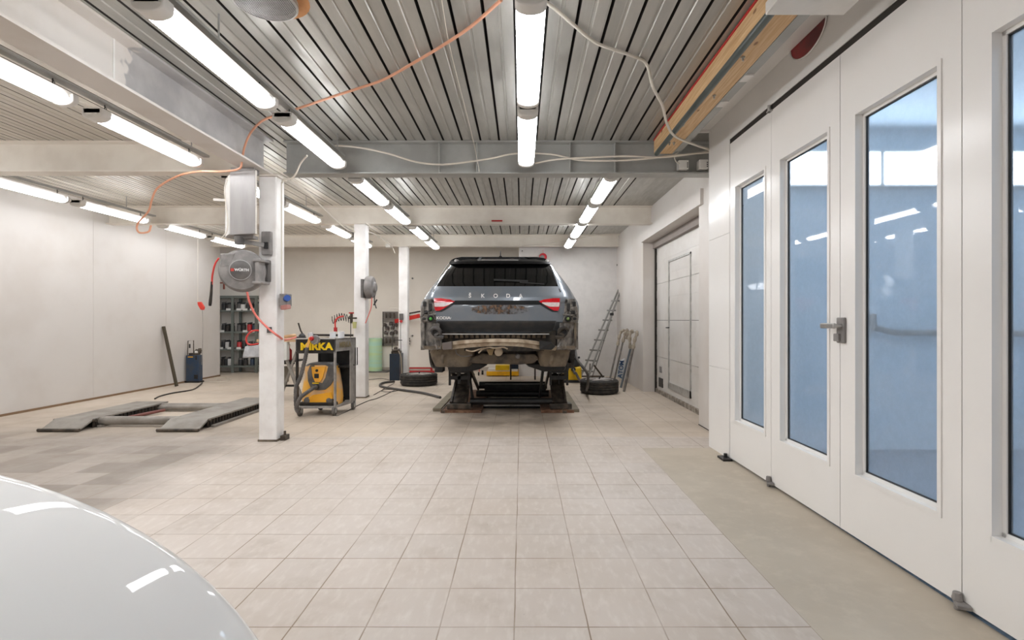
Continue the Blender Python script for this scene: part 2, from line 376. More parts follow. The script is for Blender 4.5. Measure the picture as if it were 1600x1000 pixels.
# ribbed roof deck: pans, raised black gaps and a small centre rib
ce = B(); prof = []; mis = []
x = XL - 1.6
PIT = 0.19
while x < 1.4:
    p = 0.15 if x < -2.9 else PIT; left = x < -2.9; mi = 1 if left else 0
    g = 0.010 if left else 0.020
    c = x + (p - g) / 2
    for (a, b, k) in (((x, CEIL), (c - .012, CEIL), mi), ((c - .012, CEIL), (c - .006, CEIL + .007), mi), ((c - .006, CEIL + .007), (c + .006, CEIL + .007), mi),
                      ((c + .006, CEIL + .007), (c + .012, CEIL), mi), ((c + .012, CEIL), (x + p - g, CEIL), mi),
                      ((x + p - g, CEIL), (x + p - g, CEIL + .07), 2), ((x + p - g, CEIL + .07), (x + p, CEIL + .07), 2), ((x + p, CEIL + .07), (x + p, CEIL), 2)):
        ce.add([(a[0], YF, a[1]), (b[0], YF, b[1]), (b[0], YB + .2, b[1]), (a[0], YB + .2, a[1])], [(0, 1, 2, 3)], k)
    x += p
ce.add([(x, YF, CEIL), (1.60, YF, CEIL), (1.60, YB + .2, CEIL), (x, YB + .2, CEIL)], [(0, 1, 2, 3)], 0)
ce.add([(1.60, 5.05, CEIL), (2.5, 5.05, CEIL), (2.5, YB + .2, CEIL), (1.60, YB + .2, CEIL)], [(0, 1, 2, 3)], 0)
struct(ce.build('ceiling', [m_deck, m_deck2, m_gap], loc=(0, 0, CEIL)))
wl = B().box(XL - .12, XL, YF, 11.42, 0, CEIL + .1)
for yy in (1.2, 3.0, 4.9, 6.33, 8.05, 9.7): wl.box(XL, XL + .004, yy - .006, yy + .006, 0.02, CEIL)
struct(wl.build('wall_left', mat('left_wall_paint', (208, 203, 198), 0.45, dirt=(194, 186, 178), dscale=1.1, damt=0.55, bump=0.03)))
struct(B().box(XL, XL + .012, YF, 11.42, 0, .03).build('baseboard_left', mat('brown_skirting', (132, 106, 80), 0.6)))
wb = B().box(XL - 2.6, 2.3, YB, YB + .15, 0, CEIL + .1)
for (cx, cz) in ((-2.72, 2.05), (-2.72, 1.0)): pass
struct(wb.build('wall_back', mat('beige_wall_paint', (238, 231, 220), 0.5, dirt=(226, 218, 206), dscale=1.5)))
struct(B().box(-6.0, -0.08, YB - .02, YB, 0, .1).build('baseboard_back', mat('grey_plinth_tile', (186, 174, 160), 0.5)))
struct(B().box(P(811, 400, 11.45).x, XR + .02, 11.4, 11.5, 0, P(811, 385, 11.4).z + .4).build('wall_back_panel', mat('white_panel_wall', (224, 220, 216), 0.4)))
struct(B().box(XL - 2.6, XL - 2.5, 10.5, YB, 0, CEIL + .1).build('wall_alcove', m_wall))
# right wall with the door opening (6.11 .. 8.92)
DZ0, DZ1, DTOP = 6.11, 8.92, EYE + 1.34
wr = B().box(XR, XR + .3, DZ1, 11.6, 0, CEIL + .1).box(XR, XR + .3, 5.07, DZ0, 0, CEIL + .1).box(XR, XR + .3, DZ0, DZ1, DTOP, CEIL + .1)
struct(wr.build('wall_right', m_wall))
struct(B().box(2.065, 2.1, 5.96, 8.92, DTOP, EYE + 1.52).build('trim_1', m_wall))
struct(B().box(XL - 2.6, 6.0, YF - .1, YF, 0, CEIL + .1).build('wall_front', m_wall))
struct(B().box(XR - .006, XR, 5.1, 6.11, 0, .008).build('baseboard_right', m_gap))
# sectional door
XD = 2.33; d = B().box(XD, XD + .05, DZ0, DZ1, .08, DTOP)
door = bpy.data.objects.new('door_1', None); COL.objects.link(door); door.location = (XD, 7.5, 0); struct(door)
dp = B(); zz = .07; hs = (0.55, 0.62, 0.62, 0.62)
for i, h in enumerate(hs):
    n = 5
    for k in range(n):
        a = zz + h * k / n; b = zz + h * (k + 1) / n; g = 0 if k < n - 1 else .006
        dp.box(XD + (0 if k % 2 else .003), XD + .05, DZ0, DZ1 - .03, a, b - g)
    zz += h
dp.build('door_panel', m_doorwh, door)
B().box(XD + .02, XD + .06, DZ0, DZ1, .06, DTOP).build('seam_backing', m_gap, door)
B().box(XD - .03, XD + .06, DZ1 - .03, DZ1, 0, DTOP - .0).build('door_rail', m_gap, door)
B().box(XD - .06, XD + .05, DZ0, DZ1, DTOP - .11, DTOP).build('lintel_cover', mat('taupe_cover', (140, 128, 120), 0.5), door)
B().box(XD - .02, XD + .06, DZ0, DZ1, 0.0, .07).build('bottom_seal', mat('dirty_seal', (170, 160, 148), 0.6, dirt=(92, 80, 70), dscale=12, damt=.9), door)
def wallpt(px, X): # depth at which a picture column crosses a plane of constant X
    return F * X / (px - VX)
wy0, wy1 = wallpt(1080, XD), wallpt(1045, XD)
wd = B(); f = .03
for (a, b, c, e) in ((wy0, wy0 + f, .16, 2.18), (wy1 - f, wy1, .16, 2.18), (wy0, wy1, 2.15, 2.18), (wy0, wy1, .16, .26)): wd.box(XD - .012, XD + .01, a, b, c, e)
wk = wd.build('wicket_frame', m_alu, door)
B().tube([(XD - .01, wy1 - .06, 1.12), (XD - .06, wy1 - .06, 1.12), (XD - .06, wy1 - .18, 1.12)], .009).build('door_handle', m_black, door)
B().box(XD - .01, XD + .01, wallpt(1036, XD), wallpt(1030, XD), .12, .27).build('pet_flap', m_black, door)
B().box(XD - .008, XD + .01, wallpt(1034, XD), wallpt(1031, XD), .36, .46).build('door_plate', m_greyp, door)

# ---------------------------------------------------------------- spray booth
BA = Vector((1.922, 0, 0)); BK = -0.016
def bp(Z, off, h): return Vector((1.922 + BK * Z + off, Z - BK * off * -1, h))
def bbox(mb, z0, z1, o0, o1, h0, h1, mi=0):
    v = [bp(z0, o0, h0), bp(z1, o0, h0), bp(z1, o1, h0), bp(z0, o1, h0), bp(z0, o0, h1), bp(z1, o0, h1), bp(z1, o1, h1), bp(z0, o1, h1)]
    return mb.add(v, [(0, 3, 2, 1), (4, 5, 6, 7), (0, 1, 5, 4), (1, 2, 6, 5), (2, 3, 7, 6), (3, 0, 4, 7)], mi)
BTOP = 2.80; ZW = 4.585; ZE = 5.07
pl = B(); bbox(pl, ZW + .004, ZE, 0, .3, 0, .792); bbox(pl, ZW + .004, ZE, 0, .3, .798, 2.012); bbox(pl, ZW + .004, ZE, 0, .3, 2.018, CEIL + .04); bbox(pl, ZW + .008, ZE - .01, .006, .29, 0.01, CEIL)
struct(pl.build('wall_booth', m_booth))
fa = B(); bbox(fa, YF, ZW, .0, .12, BTOP + .045, CEIL + .05)
struct(fa.build('trim_2', m_booth))
gp = B(); bbox(gp, YF, ZW, .004, .12, BTOP + .004, BTOP + .044); struct(gp.build('trim_3', m_gap))
inn = B(); Z0b, Z1b, X1b = YF, 4.93, 5.9
inn.box(1.95, X1b, Z1b, Z1b + .1, 0, CEIL); inn.box(X1b, X1b + .1, Z0b, Z1b + .1, 0, CEIL); inn.box(1.97, X1b, Z0b, Z1b, CEIL - .02, CEIL + .06)
inn.add([(1.89, Z0b, .003), (X1b, Z0b, .003), (X1b, Z1b, .003), (1.89, Z1b, .003)], [(0, 1, 2, 3)], 1)
struct(inn.build('wall_booth_inside', [m_boothin, m_boothfl]))
for i, (xa, xb) in enumerate(((2.2, 3.397), (3.403, 4.597), (4.603, 5.8))):
    t = thing('booth_light', ('white light panel inside the booth, nearest the far left corner', 'middle white light panel on the booth end wall', 'rightmost white light panel on the booth end wall')[i], 'light', ((xa + xb) / 2, 4.9, 2.5), 'light panels on the booth end wall')
    B().box(xa, xb, 4.86, 4.93, 2.50, 2.84).build('frame', m_white, t); B().box(xa + .02, xb - .02, 4.85, 4.86, 2.52, 2.82).build('diffuser', m_boothl, t)
for i, xx in enumerate((2.5, 4.6)):  # fill lamps added to brighten the booth interior behind the glass
    t = thing('booth_fill_light', ('long fill lamp added under the booth ceiling, near the door side', 'long fill lamp added under the booth ceiling, far side')[i], 'light', (xx, 1.5, CEIL - .1))
    B().box(xx - .15, xx + .15, -.5, 3.6, CEIL - .08, CEIL - .02).build('frame', m_white, t); B().box(xx - .13, xx + .13, -.45, 3.55, CEIL - .085, CEIL - .08).build('diffuser', emat('booth_fill_lamp', (225, 240, 255), 9.0), t)
t = thing('protection_rail', 'grey bent wall rail seen through the booth windows', 'rail', (3.4, 4.8, 1.1))
B().tube([(3.32, 4.92, 1.22), (3.32, 4.86, 1.17), (3.5, 4.84, 1.12), (5.2, 4.84, 1.11)], .03, 12).build('tube', m_greyp, t, smooth=True)
B().box(3.3, 3.36, 4.88, 4.93, 1.15, 1.3).build('bracket', m_greyp, t)
edges = [4.58, 3.845, 3.035, 2.21, 1.385, 0.56, -.26]
for i in range(6):
    za, zb = edges[i], edges[i + 1]; lf = bpy.data.objects.new('door_%d' % (i + 2), None); COL.objects.link(lf)
    lf.location = bp((za + zb) / 2, 0, 0); struct(lf)
    m1 = (za - zb - (.52 if i == 0 else .565)) / 2; wa, wb_ = za - m1 - .01, zb + m1 - .01; h0, h1 = .37, 2.395; g = .0025
    L = B(); bbox(L, za - g, wa, 0, .06, .02, BTOP); bbox(L, wb_, zb + g, 0, .06, .02, BTOP); bbox(L, wa, wb_, 0, .06, .02, h0); bbox(L, wa, wb_, 0, .06, h1, BTOP)
    L.build('door_leaf', m_booth, lf)
    # raised outer bead, deep aluminium rebate, inner glazing bead
    Fm = B(); e = .018
    for (a, b, c, d_) in ((wa + e, wa - .004, h0 - e, h1 + e), (wb_ + .004, wb_ - e, h0 - e, h1 + e), (wa, wb_, h0 - e, h0 + .004), (wa, wb_, h1 - .004, h1 + e)): bbox(Fm, a, b, -.006, .05, c, d_)
    Fm.build('window_frame', m_booth, lf)
    G = B(); e = .022
    for (a, b, c, d_) in ((wa, wa - e, h0, h1), (wb_ + e, wb_, h0, h1), (wa, wb_, h0, h0 + e), (wa, wb_, h1 - e, h1)): bbox(G, a, b, .035, .06, c, d_)
    gb = G.build('glazing_bead', m_booth, lf)
    G = B(); e2 = .028
    for (a, b, c, d_) in ((wa - e, wa - e2, h0 + e, h1 - e), (wb_ + e2, wb_ + e, h0 + e, h1 - e), (wa, wb_, h0 + e, h0 + e2), (wa, wb_, h1 - e2, h1 - e)): bbox(G, a, b, .042, .056, c, d_)
    G.build('gasket', m_black, gb)
    G = B().add([bp(wa - e, .049, h0 + e), bp(wb_ + e, .049, h0 + e), bp(wb_ + e, .049, h1 - e), bp(wa - e, .049, h1 - e)], [(0, 1, 2, 3)]); G.build('glass', m_pane, lf)
    if i in (1, 2, 3, 4):  # bottom and top hinge blocks at the far edge of every second leaf
        if i in (1, 3):
            hb = B(); c = bp(za, -.02, 0)
            hb.cyl(c + Vector((0, 0, .04)), c + Vector((0, 0, .075)), .020, .016); hb.bar(c + Vector((.03, .03, .035)), c + Vector((-.01, -.05, .03)), .05, .016)
            hb.cyl(c + Vector((0, 0, .03)), c + Vector((0, 0, .0)), .012)
            hb.build('floor_hinge', m_greyp, lf, bevel=.003)
            c = bp(za, -.015, BTOP - .01); B().cyl(c, c + Vector((0, 0, .05)), .013).box(c.x - .01, c.x + .02, c.y - .025, c.y + .025, c.z, c.z + .012).build('top_hinge', m_alu, lf)
    if i == 2:
        hz = za - .03; hd = B(); bbox(hd, za + .012, za - .06, -.016, 0, 1.105, 1.255); hp = hd.build('handle_plate', m_greyp, lf, bevel=.006)
        q = B(); q.cyl(bp(za - .035, 0, 1.205), bp(za - .035, -.055, 1.205), .012); bbox(q, za + .085, za - .05, -.07, -.05, 1.19, 1.222); q.build('lever', mat('dull_nickel', (176, 172, 168), .35, .7), hp, bevel=.007)
        q = B(); bbox(q, za + .018, za - .03, -.03, -.01, 1.115, 1.16); q.build('latch', m_greyp, hp, bevel=.004)
bh = B(); c = bp(4.6, -.03, 0); bh.box(c.x - .05, c.x + .03, 4.52, 4.66, 0, .018).cyl(c, c + Vector((0, 0, .05)), .016)
tag(bh.build('floor_bracket', m_black), 'small black pivot bracket on the floor at the corner of the white booth', 'bracket')

# strip between deck and booth: timber, pipe, steel channel, white soffit, duct, lamp housing
TX0, TX1, TH = 1.335, 1.515, EYE + 1.675
t = thing('timber_beam', 'raw spruce timber fixed under the roof deck next to the booth', 'beam', (1.42, 3, TH))
B().box(TX0, TX1, YF + .1, 5.2, TH, CEIL - .012).build('beam', m_timber, t)
for (px, py) in ((1161, 88), (1116, 148), (1068, 192), (1046, 222), (1053, 222)):
    q = PF(px, py, TH) if False else P(px, py, F * (TH - EYE) / (VY - py)); B().cyl(q + Vector((0, 0, .004)), q - Vector((0, 0, .03)), .006, n=8).lathe(q - Vector((0, 0, .012)), [(.013, 0), (.013, .008)], n=6).build('screw', m_alu, t)
tag(B().tube([(TX0 + .0, YF + .1, TH - .03), (TX0 + .0, 5.1, TH - .03)], .024, 16).build('conduit', mat('dark_green_pipe', (78, 86, 83), .35), smooth=True), 'dark grey-green pipe running along the lower edge of the raw timber', 'pipe')
tag(B().box(TX0 - .007, TX0, YF + .2, 5.2, CEIL - .035, CEIL - .02).build('red_sealing_strip', m_redp), 'thin red line along the upper left edge of the timber beam', 'strip')
tag(B().box(1.52, 1.53, YF + .1, 5.2, TH + .0, CEIL - .01).box(1.52, 1.605, YF + .1, 5.2, TH + .02, TH + .03).box(1.597, 1.605, YF + .1, 5.2, TH + .03, CEIL + .045).build('steel_channel', m_greybeam), 'grey steel channel running between the timber and the white soffit', 'channel')
so = B().box(1.60, 1.90, YF + .1, 5.07, CEIL + .02, CEIL + .05).box(1.60, 1.90, 5.045, 5.075, CEIL - .002, CEIL + .05); struct(so.build('trim_4', m_booth))
for i, (px, py) in enumerate(((1177, 108), (1138, 150))):
    q = P(px, py, F * 1.75 / (VY - py)); tag(B().box(1.535, 1.60, q.y - .05, q.y + .05, TH + .008, TH + .02).build('spacer_plate', m_white), ('white plastic plate on the steel channel, nearer the red duct', 'white plastic plate on the steel channel, farther from the red duct')[i], 'plate')
zc = 3.36
dm = B(); ring = []
for k in range(17):
    a = math.pi * k / 16; ring.append(bp(zc + .205 * math.cos(a), -.006, CEIL + .02 - .13 * math.sin(a)))
dm.add(ring + [r + Vector((.004, 0, 0)) for r in ring], [tuple(range(17)), tuple(range(33, 16, -1))] + [(k, k + 1, k + 18, k + 17) for k in range(16)])
du = thing('duct_opening', 'dark red half-round duct opening in the white panel above the booth doors', 'duct', bp(zc, 0, CEIL - .11)); dm.build('duct_skin', m_maroon, du)
rim = B(); rim.tube([r + Vector((-.002, 0, 0)) for r in ring], .005, 6); rim.build('rim', m_booth, du, smooth=True)
t = thing('lamp_housing', 'flat white lamp housing hung below the timber, at the top edge beside the red duct', 'housing', (1.5, 2.2, EYE + 1.59))
B().box(1.275, 1.685, 1.5, 2.70, EYE + 1.595, EYE + 1.66).build('housing', m_white, t, bevel=.004); B().box(1.45, 1.5, 1.7, 2.6, EYE + 1.66, TH).build('mounting_rail', m_greyp, t)

# ---------------------------------------------------------------- steel frame
def ibeam_x(x0, x1, yc, z0, z1, w=.16, tf=.014, tw=.012):
    return B().box(x0, x1, yc - w / 2, yc + w / 2, z0, z0 + tf).box(x0, x1, yc - w / 2, yc + w / 2, z1 - tf, z1).box(x0, x1, yc - tw / 2, yc + tw / 2, z0 + tf, z1 - tf)
def beam(name, x0, x1, yc, z0, m, label, stiff=(), w=.16):
    mb = ibeam_x(x0, x1, yc, z0, CEIL - .002, w)
    for s in stiff: mb.box(s - .005, s + .005, yc - w / 2 + .01, yc, z0 + .014, CEIL - .02)
    return tag(mb.build(name, m), label, 'beam', 'steel cross beams under the roof deck')
beam('steel_beam', -2.44, 1.99, 5.36, EYE + 1.50, m_greybeam, 'grey unpainted steel cross beam nearest the camera, spanning from column to booth', (-.85, -.46, .5, .96))
beam('steel_beam', XL, -2.72, 5.36, EYE + 1.52, m_cream, 'cream painted cross beam left of the nearest column, above the low lift', ())
beam('steel_beam', XL, XR, 8.36, EYE + 1.545, m_cream, 'second cream cross beam, resting on the middle column', (-4.4,))
beam('steel_beam', XL, XR, 11.15, EYE + 1.585, m_cream, 'farthest cream cross beam, close to the back wall', ())
gx0, gx1 = -2.76, -2.54; zb = EYE + 1.485; gr = thing('steel_girder', 'long steel girder overhead left, half painted white and half bare grey', 'beam', (-2.65, 2, zb))
B().box(gx0, gx1, YF, 5.28, zb, zb + .018).box(gx0, gx1, YF, 5.28, CEIL - .02, CEIL - .002).box(-2.66, -2.64, YF, 5.28, zb + .018, CEIL - .02).build('girder', m_girder, gr)
B().box(-2.642, -2.636, 3.33, 3.345, zb + .018, CEIL - .02).build('weld_seam', m_colwhite, gr)
def column(x0, x1, y0, y1, ztop, label):
    t = thing('steel_column', label, 'column', ((x0 + x1) / 2, (y0 + y1) / 2, 0), 'white steel columns')
    B().box(x0, x1, y0, y1, 0, ztop - .02).build('shaft', m_colwhite, t, bevel=.012)
    B().box(x0 - .02, x1 + .02, y0 - .02, y1 + .02, ztop - .02, ztop).build('cap_plate', m_cream, t)
    B().box(x0 - .006, x1 + .006, y0 - .006, y1 + .006, 0, .02).build('foot', m_dirty, t)
    return t
column(P(404, 0, 5.26).x, P(432, 0, 5.26).x, 5.26, 5.44, zb, 'nearest white column, carrying the hose reel and sheet metal box')
column(P(553, 0, 8.19).x, P(571, 0, 8.19).x, 8.19, 8.38, EYE + 1.545, 'middle white column behind the black tool trolley')
column(P(621, 0, 10.9).x, P(635, 0, 10.9).x, 11.0, 11.19, EYE + 1.585, 'farthest white column, left of the jacked up car')
cf = PF(439, 688); tag(B().box(cf.x, cf.x + .05, 5.3, 5.4, 0, .05).cyl((cf.x + .025, 5.35, .05), (cf.x + .025, 5.35, .09), .012).build('floor_anchor', m_liftd), 'small rusty floor anchor at the foot of the nearest column', 'bolt')

# ================================================================ CEILING LIGHTS
ROWD = {-5.87: ('far left row', [(1.2, 2.45), (2.6, 3.8), (3.95, 5.2), (5.52, 6.64), (6.78, 8.06), (8.4, 9.52), (9.66, 10.85)]),
        -3.20: ('row just left of the girder', [(1.0, 2.2), (2.4, 3.64), (3.84, 5.08), (5.6, 6.7), (6.85, 8.06), (8.42, 9.5), (9.66, 10.8)]),
        -1.82: ('row just right of the girder', [(1.1, 2.35), (2.5, 3.7), (3.92, 5.14), (5.62, 6.82), (6.95, 8.15), (8.5, 9.7), (9.82, 11.0)]),
        0.045: ('middle row toward the camera', [(2.45, 3.66), (3.78, 5.08)]),
        0.97: ('row over the right side of the car', [(5.52, 6.72), (6.85, 8.05), (8.2, 9.5), (9.65, 10.85)])}
ORD = ['first', 'second', 'third', 'fourth', 'fifth', 'sixth', 'seventh']
HB = EYE + 1.50
def build_light(X, a, b, label):
    t = thing('ceiling_light', label, 'light', (X, a, HB), 'long tube lights under the roof deck')
    W = .078
    def half(y0, y1, hw, drop, top, n=10):
        rows = []
        for y in (y0, y1): rows.append([(X + hw * math.cos(math.pi + math.pi * k / n), y, HB + .035 + drop * math.sin(math.pi + math.pi * k / n)) for k in range(n + 1)] + [(X + hw, y, top), (X - hw, y, top)])
        mb = B().grid(rows, closed=True); n2 = len(rows[0]); mb.f.append(list(range(n2))[::-1]); mb.mi.append(0); mb.f.append([n2 + i for i in range(n2)]); mb.mi.append(0); return mb
    B().box(X - .06, X + .06, a, b, HB + .045, HB + .085).build('body', m_white, t)
    half(a + .09, b - .09, W - .004, .034, HB + .05).build('diffuser', m_tube, t, smooth=True)
    half(a, a + .09, W, .038, HB + .08).build('end_cap', m_white, t, smooth=True, bevel=.006)
    half(b - .05, b, W, .038, HB + .08).build('end_cap', m_white, t, smooth=True, bevel=.006)
    for y in (a + .12, b - .12): B().tube([(X, y, HB + .085), (X, y, HB + .15)], .004, 6).tube([(X, y, HB + .14), (X + .015, y, HB + .12), (X, y, HB + .10), (X - .015, y, HB + .12), (X, y, HB + .14)], .003, 6).build('hook', m_dark, t)
    return t
LH = Vector((0, 0, 0)); proto = None
for X, (rn, L) in ROWD.items():
    for i, (a, b) in enumerate(L):
        if b - a > 0: build_light(X, a, b, '%s tube light from the camera in the %s' % (ORD[i].capitalize(), rn))
    rl = B().box(X - .05, X + .05, L[0][0] - .2, 5.24 if X != 0.97 else 5.5, CEIL - .09, CEIL - .055) if X != 0.97 else None
    for (y0, y1) in (((L[0][0] - .2, 5.24), (5.46, 8.24), (8.48, 11.0)) if X not in (0.97, 0.045) else ((1.0, 5.2),) if X == 0.045 else ((5.46, 8.24), (8.48, 11.0))):
        tr = B().box(X - .03, X + .03, y0, y1, HB + .15, HB + .17)
        yy = y0 + .2
        while yy < y1: tr.box(X - .004, X + .004, yy - .004, yy + .004, HB + .17, CEIL); yy += 2.0
        tag(tr.build('light_rail', m_greybeam), 'hanging rail, %s, %s' % ('near part' if y0 < 5 else 'middle part' if y0 < 8 else 'far part', rn), 'rail', 'hanging rails above the lights')
for X in (-5.0, -1.9, 1.0):   # unseen tube lights, added to light the hall from behind the camera
    for a in (-2.9, -1.3): build_light(X, a, a + 1.25, 'unseen tube light added behind the camera')

# ================================================================ CAR ON THE LIFT
CX = -.265
TAB = [(1.06, 6.27, .90), (1.12, 6.22, .925), (1.22, 6.10, .955), (1.40, 6.10, .965), (1.46, 6.11, .95), (1.52, 6.13, .915), (1.62, 6.20, .865), (1.66, 6.22, .84), (1.80, 6.36, .755), (1.92, 6.50, .675), (1.985, 6.57, .62), (2.03, 6.75, .50), (2.05, 7.0, .34)]
def tabi(h):
    if h <= TAB[0][0]: return TAB[0][1:]
    for a, b in zip(TAB, TAB[1:]):
        if h <= b[0]:
            t = (h - a[0]) / (b[0] - a[0]); return (a[1] + (b[1] - a[1]) * t, a[2] + (b[2] - a[2]) * t)
    return TAB[-1][1:]
def front_y(h): return 10.7 if h < 1.35 else (10.7 - (h - 1.35) * 4.5 if h < 1.55 else 9.7 - (h - 1.55) * 2.6)
RC = .14
def rear_y(X, h):
    zr, wd = tabi(h); u = abs(X - CX)
    y = zr + .07 * (u / wd) ** 2
    if u > wd - RC:
        q = min(1, (u - wd + RC) / RC); y = zr + .07 * ((wd - RC) / wd) ** 2 + RC * (1 - math.sqrt(max(0, 1 - q * q)))
    return y
def outline(h):
    zr, wd = tabi(h); pts = []
    n = 24
    for k in range(n + 1):
        u = -(wd - RC) + 2 * (wd - RC) * k / n; pts.append((CX + u, rear_y(CX + u, h), h))
    yb = zr + .07 * ((wd - RC) / wd) ** 2
    for k in range(1, 7):
        a = math.pi / 2 * k / 6; pts.append((CX + wd - RC + RC * math.sin(a), yb + RC * (1 - math.cos(a)), h))
    fy = front_y(h); rf = min(.5, wd * .9)
    for k in range(1, 8): pts.append((CX + wd, yb + RC + (fy - rf - yb - RC) * k / 7, h))
    for k in range(1, 7):
        a = math.pi / 2 * k / 6; pts.append((CX + wd - rf + rf * math.cos(a), fy - rf + rf * math.sin(a), h))
    rest = [(2 * CX - p[0], p[1], p[2]) for p in reversed(pts[n + 1:])]
    return pts + rest
hs = [1.06, 1.09, 1.12, 1.17, 1.22, 1.28, 1.34, 1.40, 1.43, 1.46, 1.49, 1.52, 1.57, 1.62, 1.66, 1.73, 1.80, 1.86, 1.92, 1.955, 1.985, 2.01, 2.03, 2.05]
car = thing('car', 'dark grey estate car with its rear bumper removed, raised on a scissor lift', 'car', (CX, 8.3, .6))
mb = B().grid([outline(h) for h in hs], closed=True); n = len(outline(1.2))
mb.f.append([(len(hs) - 1) * n + i for i in range(n)]); mb.mi.append(0); mb.f.append(list(range(n))[::-1]); mb.mi.append(0)
mb.build('body', m_car, car, smooth=True)
def onrear(px, py, off=0.0):
    Z = 6.2
    for _ in range(25):
        p = P(px, py, Z); Z += (rear_y(p.x, p.z) - Z) * .6
    p = P(px, py, Z); return p - Vector((0, off, 0))
def lerp_tab(T, y):
    if y <= T[0][0]: return T[0][1:]
    for a, b in zip(T, T[1:]):
        if y <= b[0]:
            t = (y - a[0]) / (b[0] - a[0]); return tuple(a[i] + (b[i] - a[i]) * t for i in range(1, len(a)))
    return T[-1][1:]
def patch(name, T, m, parent, off=.006, th=.012, nx=24, ny=10, smooth=True, wob=0):
    """a panel lying on the rear surface: T = rows (y, x left, x right) in picture points"""
    rows = []; y0, y1 = T[0][0], T[-1][0]
    ys = sorted(set([r[0] for r in T] + [y0 + (y1 - y0) * k / ny for k in range(ny + 1)]))
    for y in ys:
        a, b = lerp_tab(T, y); rows.append([onrear(a + (b - a) * k / nx, y, off + (random.uniform(-wob, wob) if wob else 0)) for k in range(nx + 1)])
    F_ = [p for p in rows]; Bk = [[p + Vector((0, th, 0)) for p in r] for r in rows]
    mb = B(); mb.grid(F_); mb.grid(Bk)
    per = [(F_[0], Bk[0]), (F_[-1], Bk[-1]), ([r[0] for r in F_], [r[0] for r in Bk]), ([r[-1] for r in F_], [r[-1] for r in Bk])]
    for a, b in per: mb.grid([a, b])
    o = mb.build(name, m, parent, smooth=False)
    bm = bmesh.new(); bm.from_mesh(o.data); bmesh.ops.remove_doubles(bm, verts=bm.verts, dist=1e-5); bmesh.ops.recalc_face_normals(bm, faces=bm.faces); bm.to_mesh(o.data); bm.free()
    if smooth:
        for p in o.data.polygons: p.use_smooth = True
        o.data.set_sharp_from_angle(angle=math.radians(40))
    return o
tg = patch('tailgate', [(447.5, 679.5, 873), (464, 679, 874), (472, 679, 874), (487, 679.5, 872.5), (500.4, 682, 870), (510, 685, 867), (516, 689, 864), (519, 696, 858)], m_car, car, .012, .02, 40, 16)
patch('rear_window', [(408, 712, 848), (411, 706, 856), (418, 701, 862), (430, 694, 866), (440, 687, 869.5), (448.3, 681.5, 872)], m_glassd, car, .010, .012, 30, 10)
sp = patch('spoiler', [(402.3, 722, 838), (404, 712, 850), (407, 706, 855), (411, 703, 859.5), (413, 703, 861)], mat('gloss_black_trim', (10, 10, 11), .5, dirt=(14, 14, 14), spec=.25), car, .06, .07, 36, 6)
patch('brake_light', [(406.4, 747, 810), (407.8, 747, 810)], mat('clear_strip', (170, 170, 168), .2), sp, .066, .01, 8, 2)
patch('trim_strip', [(469.6, 712, 841), (472, 704, 849), (475, 700, 853), (476.2, 698, 855)], MATS['gloss_black_trim'], tg, .018, .010, 30, 3)
for s in (0, 1):
    def mx(x, s=s): return x if s == 0 else 1553 - x
    def rowsof(R): return [(y, min(mx(a), mx(b)), max(mx(a), mx(b))) for (y, a, b) in R]
    lt = patch('tail_light', rowsof([(466, 678.5, 689), (468, 678.5, 704), (471, 678.5, 711), (474, 678.6, 706), (478, 679, 700), (482, 679.5, 694), (485.5, 681, 687)]), m_lens, car, .022, .02, 16, 8)
    patch('clear_band', rowsof([(472.6, 679, 706), (474, 679, 706), (476.6, 679.3, 701), (479.2, 680, 694)]), m_lensw, lt, .026, .006, 12, 4)
    patch('light_shadow_gap', rowsof([(474, 705, 712), (477, 700, 708), (481, 695, 702), (486.6, 681, 692), (487.4, 681, 690)]), m_black, lt, .015, .006, 8, 6)
patch('lower_band', [(501.5, 683, 868.5), (510, 686, 866), (516, 690, 863), (518.6, 697, 857)], mat('dark_grey_band', (58, 60, 63), .5, dirt=(84, 80, 76), dscale=9, damt=.5), tg, .016, .008, 30, 8)  # darker grey band laid over the lower tailgate
# lettering
for ch, px in zip('ŠKODA', (734.5, 754.5, 774.5, 794, 813.5)):
    q = onrear(px, 462.6, .016); text('badge_letter', ch, .066, q, (1, 0, 0), (0, .1, 1), m_whtxt, tg, .003, .0015)
q = onrear(696, 497, .018); text('model_badge', 'KODIAQ', .046, q, (1, 0.04, 0), (0, 0, 1), m_whtxt, tg, .003, .001, 1.15)
# number plate recess with dried dirt
mb = B(); rows = []
for j in range(9):
    y = 476.5 + j * 1.8; hw = 46 * math.sqrt(max(0.02, 1 - ((j - 4) / 4.6) ** 2)); cx = 782
    rows.append([onrear(cx - hw + 2 * hw * k / 20, y, .0125 + random.uniform(0, .003)) for k in range(21)])
def soilmat():
    m = bpy.data.materials.new('dirt_film'); m.use_nodes = True; t = NT(m)
    out = [n for n in t.n if n.type == 'OUTPUT_MATERIAL'][0]; tr = t.node('ShaderNodeBsdfTransparent'); mxs = t.node('ShaderNodeMixShader')
    t.l.new(t.ramp(t.noise(14, detail=8, rough=.7), 0, .85, .38, .60), mxs.inputs[0]); t.l.new(tr.outputs[0], mxs.inputs[1]); t.l.new(t.b.outputs[0], mxs.inputs[2]); t.l.new(mxs.outputs[0], out.inputs[0])
    t.put(t.b.inputs['Base Color'], t.mix(t.ramp(t.noise(40, detail=5), 0, 1), srgb((134, 108, 86)), srgb((70, 58, 50)))); t.b.inputs['Roughness'].default_value = .9; return m
mb.grid(rows); mb.build('dirt_patch', soilmat(), tg)
